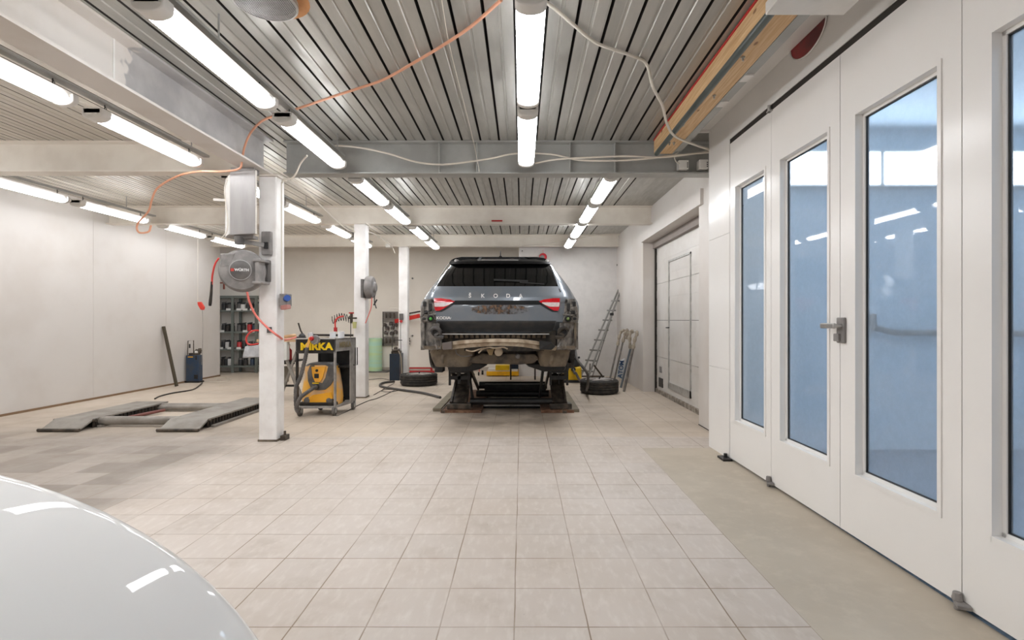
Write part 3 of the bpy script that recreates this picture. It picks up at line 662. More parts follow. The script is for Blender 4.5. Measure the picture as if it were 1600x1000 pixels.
# wiper, aerial, roof rails
wp = B().bar(onrear(772, 437.5, .03), onrear(825, 439.5, .03), .018, .022).bar(onrear(812, 441.5, .02), onrear(850, 444, .02), .012, .014); wp.build('wiper', m_black, car)
B().bar(onrear(772, 437, .034), onrear(825, 438.8, .034), .006, .006).build('wiper_edge', m_greyp, car)
a = P(782, 402, 7.2); B().lathe(a - Vector((0, 0, .01)), [(.03, 0), (.022, .02), (.008, .035), (.005, .09), (.003, .1)], 12).build('aerial', m_black, car, smooth=True)
for s in (-1, 1):
    x = CX + s * .60; B().tube(spline([(x, 6.75, 1.985), (x, 6.9, 2.035), (x, 8.0, 2.065), (x, 9.0, 2.03), (x, 9.2, 1.97)], 6), .017, 10).build('roof_rail', m_alu, car, smooth=True)
    # side glazing
    rows = []
    for h in (1.60, 1.70, 1.82, 1.92):
        zr, wd = tabi(h); rows.append([(CX + s * (wd + .006), y, h) for y in (6.8 + (h - 1.6), 7.6, 8.4, 9.2 - (h - 1.6) * .5)])
    B().grid(rows).build('side_window', m_glassd, car, solid=.004)
    # rail-thin D pillar edge, aluminium on the left and black on the right
    B().tube(spline([onrear(677 if s < 0 else 876, 456, .004), onrear(684 if s < 0 else 868, 440, .006), onrear(696 if s < 0 else 862, 420, .008), onrear(704 if s < 0 else 857, 410, .01)], 6), .006, 6).build('pillar_edge', m_alu if s < 0 else m_black, car)
    # stripped corner: bare metal where bumper and lamp came off
    def mx(x, s=s): return x if s < 0 else 1561 - x
    def rw(R): return [(y, min(mx(a), mx(b)), max(mx(a), mx(b))) for (y, a, b) in R]
    qp = patch('stripped_corner', rw([(467, 662.5, 678), (480, 658.8, 679), (495, 656.6, 680.5), (508, 658.5, 683), (516, 659.5, 687), (521, 660, 690)]), m_inner, car, .010, .016, 14, 14, wob=.009)
    for (x, y, w, h_) in ((673, 480, 5, 12), (664, 475, 5, 8), (666, 488, 5, 6), (676, 470, 3, 4), (663, 498, 5, 4)):
        c = onrear(mx(x), y, .026); B().box(c.x - w * .0038, c.x + w * .0038, c.y - .008, c.y + .01, c.z - h_ * .0038, c.z + h_ * .0038).build('mounting_hole', m_black, qp, bevel=.006)
    c = onrear(mx(674), 498, .04); B().lathe((c.x, c.y, c.z), [(.042, .03), (.042, 0), (.030, -.008), (.030, .02)], 16, 'y').build('lamp_socket', m_black, qp); B().lathe((c.x, c.y - .012, c.z), [(.018, .02), (.018, 0), (.012, -.006)], 12, 'y').build('socket_plug', m_green if s < 0 else mat('green_grey_plug', (130, 150, 90), .4), qp)
    br = B()
    for (x0, y0, x1, y1, r) in ((660, 490, 668, 493, .008), (668, 493, 682, 491, .009), (670, 468, 671, 490, .008), (659, 505, 682, 507, .007), (664, 470, 662, 490, .007), (676, 488, 681, 500, .006)):
        br.tube([onrear(mx(x0), y0, .03), onrear(mx(x1), y1, .032)], r, 8)
    br.build('lamp_bracket', m_inner, qp)
    wire = spline([onrear(mx(676), 481, .05), onrear(mx(670), 487, .06), onrear(mx(665), 489, .05), onrear(mx(661), 495, .04)], 6)
    B().tube(wire, .004, 6).build('wire', m_black, qp)
    # lower wing pressed sheet below the lamp
    w0, w1 = mx(659), mx(686); xa, xb = min(P(w0, 0, 6.2).x, P(w1, 0, 6.2).x), max(P(w0, 0, 6.2).x, P(w1, 0, 6.2).x)
    lw = B(); rows = []
    for j, yy in enumerate((505, 512, 520, 528, 536, 542, 546)):
        rows.append([P(mx(659.5 + (27 + (4 if yy > 512 else 0)) * k / 12), yy, 6.17 + .10 * (1 - k / 12) ** 3 + random.uniform(-.012, .012)) for k in range(13)])
    lw.grid(rows); o = lw.build('rear_wing', m_inner, car, solid=.02)
    # side tubs below (left silencer box, right wheel housing)
# round drain hoses and clutter on wings
for s in (-1, 1):
    def mx(x, s=s): return x if s < 0 else 1561 - x
    B().tube(spline([P(mx(674), 516, 6.13), P(mx(679), 512, 6.08), P(mx(686), 515, 6.08), P(mx(687), 520, 6.1), P(mx(680), 525, 6.1), P(mx(693), 527, 6.12)], 6), .022, 10).build('vent_duct', m_dirtyd if s > 0 else m_greyd, car, smooth=True)
    B().lathe(P(mx(681), 519, 6.09), [(.05, .04), (.055, 0), (.04, -.012), (.036, .02)], 16, 'y').build('vent_flap', m_black, car)
    B().box(min(P(mx(661), 0, 6.2).x, P(mx(664), 0, 6.2).x), max(P(mx(661), 0, 6.2).x, P(mx(664), 0, 6.2).x), 6.16, 6.20, P(0, 543, 6.2).z, P(0, 505, 6.2).z).build('wing_seam', m_dirty if s > 0 else m_inner, car)
    B().box(min(P(mx(663), 0, 6.2).x, P(mx(688), 0, 6.2).x), max(P(mx(663), 0, 6.2).x, P(mx(688), 0, 6.2).x), 6.15, 6.3, P(0, 544.5, 6.2).z, P(0, 540, 6.2).z).build('wing_flange', m_dirty, car)
# side sills and dark floor pan
B().box(CX - .9, CX + .9, 6.36, 10.4, .86, 1.07).build('floor_pan', m_dirtyd, car, bevel=.03)
# wheel arches as dark recess discs on the flanks with hub
for s in (-1, 1):
    for yy in (7.25, 9.9):
        x = CX + s * .93; B().lathe((x, yy, .92), [(.36, -.02), (.36, .05 * s), (.30, .05 * s), (.30, 0)], 32, 'x').build('wheel_arch', m_black, car)
        B().lathe((x - s * .12, yy, .80), [(.15, -.03), (.15, .03), (.07, .05), (.07, .12 * s)], 24, 'x').build('brake_disc', m_liftd, car)
# sill plate with serrated bracket
sill = B(); a, b = P(690, 522, 6.2), P(858, 522, 6.2)
sill.box(a.x, b.x, 6.17, 6.3, a.z - .006, a.z + .006); sl = sill.build('sill_plate', m_alu, car)
te = B(); k = 0; x = a.x + .04
while x < b.x - .05:
    te.add([(x, 6.18, a.z - .006), (x + .03, 6.18, a.z - .006), (x + .036, 6.22, a.z - .045), (x - .006, 6.22, a.z - .045)], [(0, 1, 2, 3)]); x += .062
te.build('serrated_bracket', m_dirty, sl, solid=.006)
B().box(P(684, 0, 6.3).x, P(868, 0, 6.3).x, 6.26, 6.4, P(0, 548, 6.3).z, P(0, 516, 6.3).z).build('rear_panel', m_dirtyd, car)
# bumper beam bowed toward the viewer
top = [(688, 537), (705, 534), (725, 531.5), (755, 530), (782, 529.5), (815, 530.5), (842, 534), (870, 541)]
bot = [(692, 546.5), (705, 546), (725, 544), (755, 541.5), (782, 540.5), (815, 542), (842, 546), (868, 548)]
def bz(px): return 5.98 + .22 * (abs(px - 780) / 90) ** 2.2
tp = spline([Vector((x, y, 0)) for x, y in top], 5); bt = spline([Vector((x, y, 0)) for x, y in bot], 5)
rows = [[], [], [], [], []]
for u, v in zip(tp, bt):
    z = bz(u.x); A_ = P(u.x, u.y, z); C_ = P(v.x, v.y, z)
    h_ = A_.z - C_.z
    rows[0].append(A_ + Vector((0, .10, 0))); rows[1].append(A_); rows[2].append(A_ - Vector((0, .012, h_ * .42))); rows[3].append(A_ - Vector((0, -.016, h_ * .55))); rows[4].append(C_ + Vector((0, .02, 0)))
rows.append([r + Vector((0, .09, 0)) for r in rows[4]]); rows.append(rows[0])
bb = B().grid(rows); bb.build('bumper_beam', m_bar, car, smooth=True)
sb = B()
for px, s in ((842, 1), (700, -1)):
    if s == 1: sb.prism([P(843, 533, 6.02), P(862, 535, 6.06), P(868, 541, 6.1), P(862, 547, 6.08), P(843, 546, 6.02)], (0, .1, 0))
sb.build('beam_end_cover', m_black, car, bevel=.008)
B().prism([P(690, 536, 6.08), P(706, 533.5, 6.04), P(706, 546, 6.04), P(692, 547, 6.08)], (0, .06, 0)).build('beam_end_sleeve', mat('grey_brown_steel', (112, 104, 100), .5, .4), car, bevel=.006)
# spare wheel tub, side housings
def tub(name, x0, x1, y0, y1, z0, z1, m, taper=.75, rib=True, nm=None):
    """rounded pan: outline shrinks towards its lower rim"""
    rows = []
    for k, t in enumerate((0, .3, .34, .6, .85, 1)):
        y = y0 + (y1 - y0) * t; sc = 1 if t < .3 else (1.04 if t == .3 else 1.0 - (1 - taper) * ((t - .34) / .66) ** 1.6)
        cx, hw, hd = (x0 + x1) / 2, (x1 - x0) / 2 * sc, (z1 - z0) / 2 * sc; zc_ = (z0 + z1) / 2
        pts = []
        for q in range(32):
            a = 2 * math.pi * q / 32; ca, sa = math.cos(a), math.sin(a); e = 2 / 4.0
            pts.append(P(cx, y, z0) + Vector((hw * z0 / F * (abs(ca) ** e) * (1 if ca > 0 else -1), hd + hd * (abs(sa) ** e) * (1 if sa > 0 else -1), 0)))
        rows.append(pts)
    mb = B().grid(rows, closed=True); mb.f.append([5 * 32 + i for i in range(32)]); mb.mi.append(0); mb.f.append(list(range(32))[::-1]); mb.mi.append(0)
    return mb.build(name, m, car, smooth=True)
tub('silencer_housing', 668, 742, 543, 573.5, 6.25, 7.0, m_dirty)
tub('wheel_housing', 838, 893, 541, 573, 6.25, 7.0, m_dirty)
tub('spare_wheel_tub', 735, 843, 545, 569, 6.35, 7.1, m_dirtyd, .9)
B().prism([P(700, 557, 6.3), P(735, 560, 6.3), P(752, 552, 6.3), P(836, 553, 6.3), P(842, 560, 6.3), P(833, 568, 6.3), P(808, 570, 6.3), P(735, 567.5, 6.3), P(712, 568, 6.3)], (0, .12, 0)).build('heat_shield', mat('dusty_heat_shield', (92, 80, 66), .7, dirt=(48, 42, 38), dscale=9, damt=.9, bump=.3), car, bevel=.02)
B().tube([P(693, 555, 6.2), P(691, 560, 6.18), P(690.5, 567, 6.2)], .022, 12).build('drain_spout', m_dirty, car, smooth=True)
B().tube([P(862, 556, 6.2), P(862, 562, 6.18), P(860, 567, 6.22)], .022, 12).build('drain_spout', m_dirty, car, smooth=True)
B().lathe(P(779, 550, 6.12), [(.045, .12), (.05, 0), (.042, -.008), (.02, -.01)], 20, 'y').build('towing_socket', m_bar, car, smooth=True)
B().prism([P(760, 546, 6.15), P(772, 545, 6.15), P(769, 555, 6.15), P(764, 555, 6.15)], (0, .03, 0)).build('hanger_bracket', mat('yellowish_zinc', (150, 128, 92), .5, .3), car)
B().lathe(P(809, 557, 6.2), [(.03, .1), (.03, 0), (.02, -.01)], 16, 'y').build('rubber_mount', m_greyd, car)
B().tube(spline([P(728, 547, 6.05), P(738, 549, 6.04), P(748, 546, 6.04), P(757, 543.5, 6.05)], 6), .009, 8).build('wire_loom', m_bar, car, smooth=True)
B().tube(spline([P(748, 551.5, 6.05), P(754, 546, 6.03), P(764, 542.8, 6.03), P(774, 544, 6.02), P(786, 542.5, 6.03), P(793, 545, 6.05)], 6), .010, 8).build('wire_loom', m_bar, car, smooth=True)
B().tube(spline([P(712, 546, 6.1), P(714, 553, 6.1), P(725, 557, 6.12), P(738, 555, 6.12)], 6), .006, 6).build('brake_line', m_greyd, car)
B().prism([P(700, 572, 6.6), P(745, 565, 6.6), P(762, 570, 6.6), P(750, 577, 6.6), P(724, 583, 6.6), P(703, 582, 6.6)], (0, .5, 0)).build('suspension_arm', m_black, car, bevel=.02)
B().prism([P(820, 568, 6.6), P(845, 567, 6.6), P(885, 573, 6.6), P(882, 580, 6.6), P(850, 581, 6.6), P(826, 573, 6.6)], (0, .5, 0)).build('suspension_arm', m_black, car, bevel=.02)
B().box(P(679, 0, 6.7).x, P(692, 0, 6.7).x, 6.7, 6.9, P(0, 582, 6.7).z, P(0, 570, 6.7).z).build('mud_guard', m_black, car, bevel=.01)
B().box(P(880, 0, 6.7).x, P(888, 0, 6.7).x, 6.7, 6.9, P(0, 580, 6.7).z, P(0, 566, 6.7).z).build('mud_guard', m_black, car, bevel=.01)

# ---------------------------------------------------------------- scissor lift under the car
lf = thing('scissor_lift', 'black scissor lift with rusty base plates carrying the dark grey car', 'lift', (-.2, 7.6, 0))
for s, (xl, xr) in ((-1, (-1.03, -.66)), (1, (.36, .70))):
    B().box(xl - .05 if s < 0 else xl - .1, xr + .12 if s < 0 else xr + .0, 6.88, 8.9, 0, .035).build('base_plate', m_rust, lf)
    B().box(xl + (.02), xr - .02, 6.95, 7.12, .035, .11).build('pivot_block', m_liftd, lf, bevel=.01)
    x0, x1 = xl + .07, xr - .10
    arm = B()
    for x in (x0, x1): arm.bar((x, 7.0, .1), (x, 8.5, .72), .03, .07)
    arm.prism([(x0, 7.02, .12), (x1, 7.02, .12), (x1, 7.6, .38), (x0, 7.6, .38)], (0, .03, -.02))
    arm.build('scissor_arm', m_liftd, lf)
    arm = B()
    for x in (x0 - .04, x1 + .04): arm.bar((x, 8.6, .1), (x, 7.1, .60), .025, .07)
    arm.build('scissor_arm', m_dark, lf)
    B().cyl((x0 - .05, 7.8, .40), (x1 + .05, 7.8, .40), .03).build('pivot_pin', m_dark, lf)
    ud = B().bar((x0 - .03, 7.12, .60), (x0 - .03, 7.12, .34), .03, .03).bar((x1 + .03, 7.12, .60), (x1 + .03, 7.12, .34), .03, .03).box(x0 - .02, x1 + .02, 7.1, 7.13, .42, .47).box(x0 - .02, x1 + .02, 7.1, 7.13, .51, .54).box(x0 + .08, x1 - .08, 7.1, 7.13, .36, .60)
    ud.build('upper_link', m_black, lf)
    # slanted stay toward the middle
    q0, q1 = (P(732, 578, 7.2), P(739, 618, 7.1)) if s < 0 else (P(848, 580, 7.2), P(843, 618, 7.3))
    B().bar(q0, (q1.x, q1.y, .12), .03, .03).build('stay', m_black, lf)
    B().cyl(((x0 + x1) / 2, 7.3, .14), ((x0 + x1) / 2, 8.2, .48), .035).build('hydraulic_cylinder', m_black, lf, smooth=True)
    B().box(xl + .02, xr - .02, 6.95, 8.9, .60, .66).build('platform', m_dark, lf, bevel=.01)
    B().box(xl + .08, xr - .08, 7.0, 7.2, .66, .78).build('jacking_block', m_black, lf, bevel=.015)
    B().box(xl + .08, xr - .08, 8.5, 8.75, .66, .85).build('jacking_block', m_black, lf, bevel=.015)
    # flat ramps beside the base
    ra = (P(677, 640, 7.0).x, P(695, 640, 7.0).x) if s < 0 else (P(885.5, 640, 6.95).x, P(906, 640, 6.95).x)
    ra = (PF(674, 641, .035).x, PF(687, 641, .035).x) if s < 0 else (PF(890, 643, .035).x, PF(907, 643, .035).x)
    B().box(ra[0], ra[1], 7.0 if s < 0 else 6.93, 8.7, 0, .04).build('outer_ramp', m_ramp, lf, bevel=.003)
    gx = (ra[1] + .025, ra[1] + .07) if s < 0 else (ra[0] - .085, ra[0] - .03)
    B().box(gx[0], gx[1], 6.86, 8.7, .0, .03).box(gx[0], gx[0] + .012, 6.86, 8.7, .03, .045).build('guide_rail', m_liftd, lf)
for (y, z, r) in ((7.05, .13, .045), (8.0, .10, .05), (8.55, .16, .06)):
    B().cyl((-.70, y, z), (.42, y, z), r, n=20).build('cross_tube', m_black, lf, smooth=True)
B().box(-.60, .38, 7.25, 7.95, .0, .03).build('drip_tray', mat('wet_black_steel', (26, 27, 30), .15, .3), lf)
B().box(-.60, .38, 8.35, 8.45, .03, .2).build('cross_frame', m_black, lf)

# ================================================================ TYRES
def tyre(cx, cy, label, W=.235, R=.36):
    t = thing('loose_tyre', label, 'wheel', (cx, cy, 0), 'wheels lying flat on the floor')
    pr = [(.235, .02), (.26, .0), (R - .05, .0), (R - .02, .012), (R - .004, .035)]
    for k in range(4):
        z0 = .045 + k * .042; pr += [(R, z0), (R, z0 + .026), (R - .012, z0 + .029), (R - .012, z0 + .039)]
    pr += [(R, W - .03), (R - .02, W - .008), (R - .05, W), (.265, W), (.24, W - .02)]
    B().lathe((cx, cy, 0), pr, 48).build('tyre', m_rubber, t, smooth=True)
    B().lathe((cx, cy, 0), [(.24, W - .02), (.235, W - .005), (.22, W - .012), (.21, W - .05), (.20, W - .06)], 40).build('rim', m_wheel, t, smooth=True)
    sk = B()
    for k in range(5):
        a = 2 * math.pi * k / 5 + .3; dx, dy = math.cos(a), math.sin(a); n_ = Vector((-dy, dx, 0))
        c = Vector((cx, cy, W - .035)); sk.prism([c + n_ * .05 + Vector((dx, dy, 0)) * .04, c + n_ * .035 + Vector((dx, dy, 0)) * .22, c - n_ * .035 + Vector((dx, dy, 0)) * .22, c - n_ * .05 + Vector((dx, dy, 0)) * .04], (0, 0, .03))
    sk.lathe((cx, cy, W - .04), [(.075, 0), (.075, .035), (.05, .042)], 24); sk.build('spokes', m_wheel, t)
    B().cyl((cx, cy, W), (cx + .01, cy, W + .035), .012).build('centre_cap', m_black, t)
p = PF(647, 606); tyre(p.x, 806 * 1.24 / 105 + .36, 'wheel lying flat on the floor left of the lifted car', .215, .35)
p = PF(940, 618); tyre(p.x + .01, 806 * 1.24 / 118 + .32, 'wheel lying flat on the floor right of the car, near the leaning poles', .235, .325)

# ================================================================ TROLLEY AND VACUUM
O = Vector((-2.90, 6.62, 0)); A = Vector((.49, .05, 0)); D = Vector((.10, .52, 0))
def tp_(s, t, h): return O + A * s + D * t + Vector((0, 0, h))
def tbox(mb, s0, s1, t0, t1, h0, h1, mi=0):
    v = [tp_(s0, t0, h0), tp_(s1, t0, h0), tp_(s1, t1, h0), tp_(s0, t1, h0), tp_(s0, t0, h1), tp_(s1, t0, h1), tp_(s1, t1, h1), tp_(s0, t1, h1)]
    return mb.add(v, [(0, 3, 2, 1), (4, 5, 6, 7), (0, 1, 5, 4), (1, 2, 6, 5), (2, 3, 7, 6), (3, 0, 4, 7)], mi)
tr = thing('tool_trolley', 'black wheeled workshop trolley with yellow lettering beside the middle column', 'trolley', tp_(.5, .5, 0))
m_trb = mat('dusty_black_sheet', (34, 32, 31), .4, .2, dirt=(70, 66, 62), dscale=7, damt=.6)
m_trg = mat('worn_grey_sheet', (168, 163, 158), .5, .0, dirt=(132, 127, 122), dscale=9, damt=.8)
o = tbox(B(), 0, 1, 0, .02, .81, 1.0).build('front_fascia', m_trb, tr)
tbox(B(), .985, 1.0, .0, 1, .83, 1.0).build('side_fascia', m_trg, tr)
tbox(tbox(B(), 0, 1, .02, 1, .98, 1.0), 0, .02, 0, 1, .83, 1.0).build('top_tray', mat('worn_light_top', (178, 174, 168), .5, .2, dirt=(120, 112, 104), dscale=9, damt=.8), tr)
tbox(B(), 0, .98, .5, .98, .60, .62).build('shelf', m_trb, tr)
tbox(B(), .0, 1.0, .96, .98, .13, .83).build('back_panel', m_black, tr)
tbox(B(), .975, 1.0, .72, 1.0, .12, .83).build('side_panel', m_trg, tr)
for (s, t) in ((.02, .02), (.98, .02), (.02, .96)): tbox(B(), s - .02, s + .02, t - .02, t + .04, .12, .83).build('post', m_trb if s < .5 else m_trg, tr)
tbox(B(), 0, 1, 0, 1, .10, .125).build('base_shelf', m_trg, tr)
for (s, t) in ((.08, .05), (.95, .05), (.97, .93), (.08, .93)):
    c = tp_(s, t, .062); cs = B().lathe(c + Vector((-.016, 0, 0)), [(.02, 0), (.060, 0), (.062, .016), (.060, .032), (.02, .032)], 24, 'x').build('castor', mat('grey_castor_rubber', (104, 100, 96), .6), tr, smooth=True)
    B().lathe(c + Vector((-.02, 0, 0)), [(.01, 0), (.03, 0), (.03, .04), (.01, .04)], 20, 'x').bar(c + Vector((-.025, 0, 0)), c + Vector((-.02, .01, .055)), .006, .035).bar(c + Vector((.025, 0, 0)), c + Vector((.02, .01, .055)), .006, .035).build('castor_fork', m_alu, cs)
hn = B(); hn.tube([tp_(1.0, .86, .62), tp_(1.09, .9, .62), tp_(1.09, .9, .86), tp_(1.05, .88, .86), tp_(1.05, .88, .63)], .007, 8); hn.build('push_handle', m_dark, tr)
text('lettering', 'MIRKA', .125, tp_(.53, -.012, .895), A, (0, 0, 1), m_yeltxt, o, .002, .006, 1.08)
text('lettering', 'MIRKA', .10, tp_(1.012, .45, .91), D, (0, 0, 1), m_fadetxt, tr, .001, .003, 1.0)
tbox(B(), -.01, 1.01, -.02, .03, .992, 1.008).build('tray_rim', mat('pale_rim', (196, 192, 186), .5), tr)
# things on top of the trolley
def topz(px, py, t): # a point on the trolley top
    return Vector(((px - VX) * t / F, t, 1.0))
def pot(px, Y, r, h, m, label, name='jar', cat='jar'):
    c = Vector(((px - VX) * Y / F, Y, 1.0)); o = thing(name, label, cat, c)
    B().lathe(c, [(r, 0), (r, h * .85), (r * .9, h * .9)], 20).build('body', m, o, smooth=True); B().lathe(c + Vector((0, 0, h * .9)), [(r * .95, 0), (r * .95, h * .12)], 20).build('lid', m_white, o); return o
pot(485, 6.8, .035, .075, mat('pale_jar', (200, 200, 202), .4), 'small pale jar on the left half of the trolley top')
pot(520, 6.85, .038, .085, mat('white_tub', (222, 222, 224), .4), 'white tub with dark marks, left of two, on the trolley top right end')
pot(533, 6.85, .042, .09, mat('white_tub2', (230, 230, 232), .4), 'white tub, right of two, on the trolley top right end')
for px in (521, 534):
    c = Vector(((px - VX) * 6.80 / F, 6.805, 1.045)); 
tag(B().bar(topz(481, 0, 7.0) + Vector((0, 0, .035)), topz(552, 0, 7.05) + Vector((0, 0, .03)), .022, .03).build('straightedge', m_dark), 'long dark bar lying across the back of the trolley top', 'bar')
t = thing('spray_gun', 'dark hand tool standing handle-up on the left of the trolley top', 'tool', topz(472, 0, 6.9)); c = topz(472, 0, 6.9)
B().tube([c + Vector((.02, 0, .03)), c + Vector((-.02, 0, .10)), c + Vector((-.05, 0, .20))], .011, 8).build('handle', m_dark, t); B().lathe(c + Vector((0, 0, 0)), [(.04, 0), (.045, .03), (.02, .06)], 16).build('head', m_black, t)
tag(B().bar(topz(462, 0, 6.72) + Vector((0, 0, .012)), topz(478, 0, 6.74) + Vector((0, 0, .012)), .05, .022).build('sanding_block', m_black, bevel=.005), 'black sanding block lying on the left front corner of the trolley top', 'sanding block')
tag(B().bar(topz(493, 0, 6.72) + Vector((0, 0, .012)), topz(514, 0, 6.78) + Vector((0, 0, .012)), .06, .02).build('sanding_pad', m_fabr, bevel=.004), 'beige flat pad on the middle of the trolley top', 'pad')
# coiled line and red gun hanging at column two
pts = []
for k in range(60): a = k / 59; pts.append(P(518 + 31 * a, 499 - 6 * math.sin(a * math.pi) + 0, 7.3 + .75 * a) + Vector((0, .02 * math.cos(k * .9), .055 * math.sin(k * .85) - .02)))
cable('spiral_hose', pts, .005, m_dark, 'dark coiled air line above the right end of the trolley', 'hose', 2)

cable('air_hose', [P(524, 515, 7.2), P(524, 502, 7.2), P(529, 496, 7.2), P(537, 494, 7.2)], .011, m_red, 'short red air hose bent above the white tubs on the trolley', 'hose')
t = thing('blow_gun', 'red air gun nozzle standing on the trolley top', 'tool', topz(524, 0, 7.0)); c = topz(524, 0, 7.0); B().cyl(c, c + Vector((0, 0, .10)), .006).build('nozzle', m_dark, t); B().box(c.x - .015, c.x + .02, 6.98, 7.02, 1.08, 1.14).build('body', m_redp, t)
t = thing('air_filter', 'brass and glass air filter with yellow bowl hung on the middle column', 'filter', P(549, 510, 7.9))
c = P(549, 500, 8.05); B().cyl(c + Vector((0, 0, .12)), c + Vector((0, 0, -.05)), .022).cyl(c + Vector((-.05, 0, .03)), c + Vector((.05, .1, .03)), .014).build('body', m_liftd, t); B().cyl(c + Vector((.05, 0, -.03)), c + Vector((.05, 0, -.13)), .035, .025).build('bowl', mat('yellow_bowl', (206, 204, 140), .3), t); B().cyl(c + Vector((0, 0, .10)), c + Vector((0, 0, .12)), .04).build('dial', m_redp, t); B().cyl(c + Vector((-.01, 0, -.05)), c + Vector((-.01, 0, -.3)), .006).build('drain', m_dark, t)
# vacuum cleaner
def vp_(px, py, Y): return P(px, py, Y)
va = thing('vacuum_cleaner', 'orange and grey workshop vacuum with thick hose parked in the black trolley', 'vacuum cleaner', (-2.64, 6.6, .0))
def shell(y_top, y_bot, prof, Yc, dep, m, name, parent):
    rows = []
    for (py, x0, x1, df) in prof:
        row = []
        for q in range(28):
            a = 2 * math.pi * q / 28; ca, sa = math.cos(a), math.sin(a); e = 2 / 3.6; cx = (x0 + x1) / 2; hw = (x1 - x0) / 2
            yy = Yc + df + dep * (abs(sa) ** e) * (1 if sa > 0 else -1)
            base = P(cx, py, Yc); row.append(Vector((base.x + hw * Yc / F * (abs(ca) ** e) * (1 if ca > 0 else -1), yy, base.z)))
        rows.append(row)
    mb = B().grid(rows, closed=True); n = 28; L = len(rows) - 1; mb.f.append(list(range(n))); mb.mi.append(0); mb.f.append([L * n + i for i in range(n)]); mb.mi.append(0)
    return mb.build(name, m, parent, smooth=True)
VY_ = 6.90
bd = shell(0, 0, [(569, 485, 522, 0), (572, 481, 527, 0), (588, 479, 530, 0), (607, 476, 533, 0), (620, 475, 534, 0), (630, 477, 533, 0)], VY_, .17, m_vac, 'tank', va)
shell(0, 0, [(566.5, 488, 519, 0), (568.5, 483, 524, 0), (571, 481, 527, 0)], VY_, .165, m_greyd, 'lid', va)
fy = VY_ - .185
def plate(poly, m, name, parent, Y=fy, th=.03, bev=.006): return B().prism([P(x, y, Y) for x, y in poly], (0, th, 0)).build(name, m, parent, bevel=bev)
plate([(484, 571), (491, 571), (489, 583), (494, 597), (503, 599), (508, 590), (513, 571), (522, 571), (524, 588), (516, 602), (508, 609), (496, 610), (486, 608), (481, 596), (480, 582)], m_greyd, 'front_shroud', va)
plate([(486, 573), (509, 573), (504, 591), (500, 597), (492, 597), (488, 588)], mat('orange_panel', (238, 170, 56), .4), 'control_panel', va, fy - .008, .012, .004)
B().lathe(P(495, 579, fy - .012), [(.018, .01), (.018, -.006), (.012, -.012)], 18, 'y').build('knob', m_black, va)
plate([(491, 584), (498, 584), (498, 591), (491, 591)], m_black, 'switch_box', va, fy - .012, .01, .002)
plate([(488, 598), (498, 598), (498, 599.5), (488, 599.5)], m_yeltxt, 'stripe', va, fy - .008, .01, 0)
plate([(478, 625), (489, 617), (517, 613), (520, 622), (510, 629), (484, 630)], mat('bright_orange_skirt', (246, 176, 44), .4), 'front_skirt', va, fy - .006, .02, .005)
B().lathe(P(493, 605, fy - .03), [(.038, .03), (.038, 0), (.028, -.01)], 20, 'y').build('hose_inlet', m_black, va)
B().box(P(477, 0, VY_).x, P(532, 0, VY_).x, VY_ - .2, VY_ + .18, .125, .17).build('chassis', m_dark, va, bevel=.01)
for px in (480, 514): B().lathe(P(px, 626, fy + .0), [(.02, .04), (.045, .03), (.045, -.0), (.03, -.01)], 20, 'y').build('wheel', m_greyd, va, smooth=True)
hose = spline([P(494, 605, fy - .05), P(489, 607, 6.56), P(480, 613, 6.50), P(469, 622, 6.48), P(464, 635, 6.5), P(466, 643, 6.52), P(463, 638, 6.53), P(462, 618, 6.53), P(463, 604, 6.53), P(469, 590, 6.53), P(475, 568, 6.54), P(478, 555, 6.54), P(480, 543, 6.54)], 10)
B().tube(hose, .02, 12, radii=[.024 + .0025 * math.sin(i * 2.5) for i in range(len(hose))]).build('hose', m_greyd, va, smooth=True)
B().bar(P(480, 543, 6.54), P(485, 527, 6.55), .03, .035).build('hose_nozzle', m_vac, va, bevel=.005)
t = thing('sander', 'round orbital sander hanging over the front edge of the trolley by its hose', 'sander', P(490, 535, 6.55))
B().lathe(P(492, 531, 6.53), [(.045, .03), (.06, .02), (.06, 0), (.05, -.01)], 24, 'y').build('pad', m_greyp, t, smooth=True); B().lathe(P(487, 529, 6.52), [(.025, .05), (.03, 0), (.02, -.03)], 16, 'y').build('body', m_redp, t, smooth=True); B().tube(spline([P(497, 527, 6.5), P(496, 535, 6.5), P(490, 538, 6.5)], 5), .01, 8).build('guard', m_greyp, t)
cable('power_cable', [P(521, 624, 6.7), PF(525, 642), PF(525, 650), PF(533, 647), PF(545, 641, .006), PF(560, 633, .006), PF(576, 626, .006), PF(590, 622, .006), PF(616, 610, .006)], .006, m_cableb, 'thin black cable on the floor from the trolley toward the left wheel')

# ================================================================ WORKBENCH left of trolley
wb_ = thing('workbench', 'folding trestle bench cluttered behind the nearest column', 'bench', (-3.9, 8.3, 0))
Yb = 8.3
B().box(P(440, 0, Yb).x - .25, P(468, 0, Yb).x + .3, Yb - .3, Yb + .3, .90, .94).build('bench_top', m_woodt, wb_)
for Y in (Yb - .25, Yb + .2):
    B().bar(P(437, 532, Y), PF(470, 500 + F * 1.23 / Y, .02) * 1.0, .04, .03).build('leg', m_lift, wb_); a_ = P(470, 532, Y); b_ = P(438, 500 + F * 1.22 / Y, Y); B().bar(a_, b_, .04, .03).build('leg', m_lift, wb_)
B().box(P(437, 0, Yb).x, P(470, 0, Yb).x, Yb - .26, Yb - .22, .20, .23).box(P(437, 0, Yb).x, P(470, 0, Yb).x, Yb - .26, Yb - .22, .55, .58).build('cross_bar', m_dark, wb_)
Ys = Yb
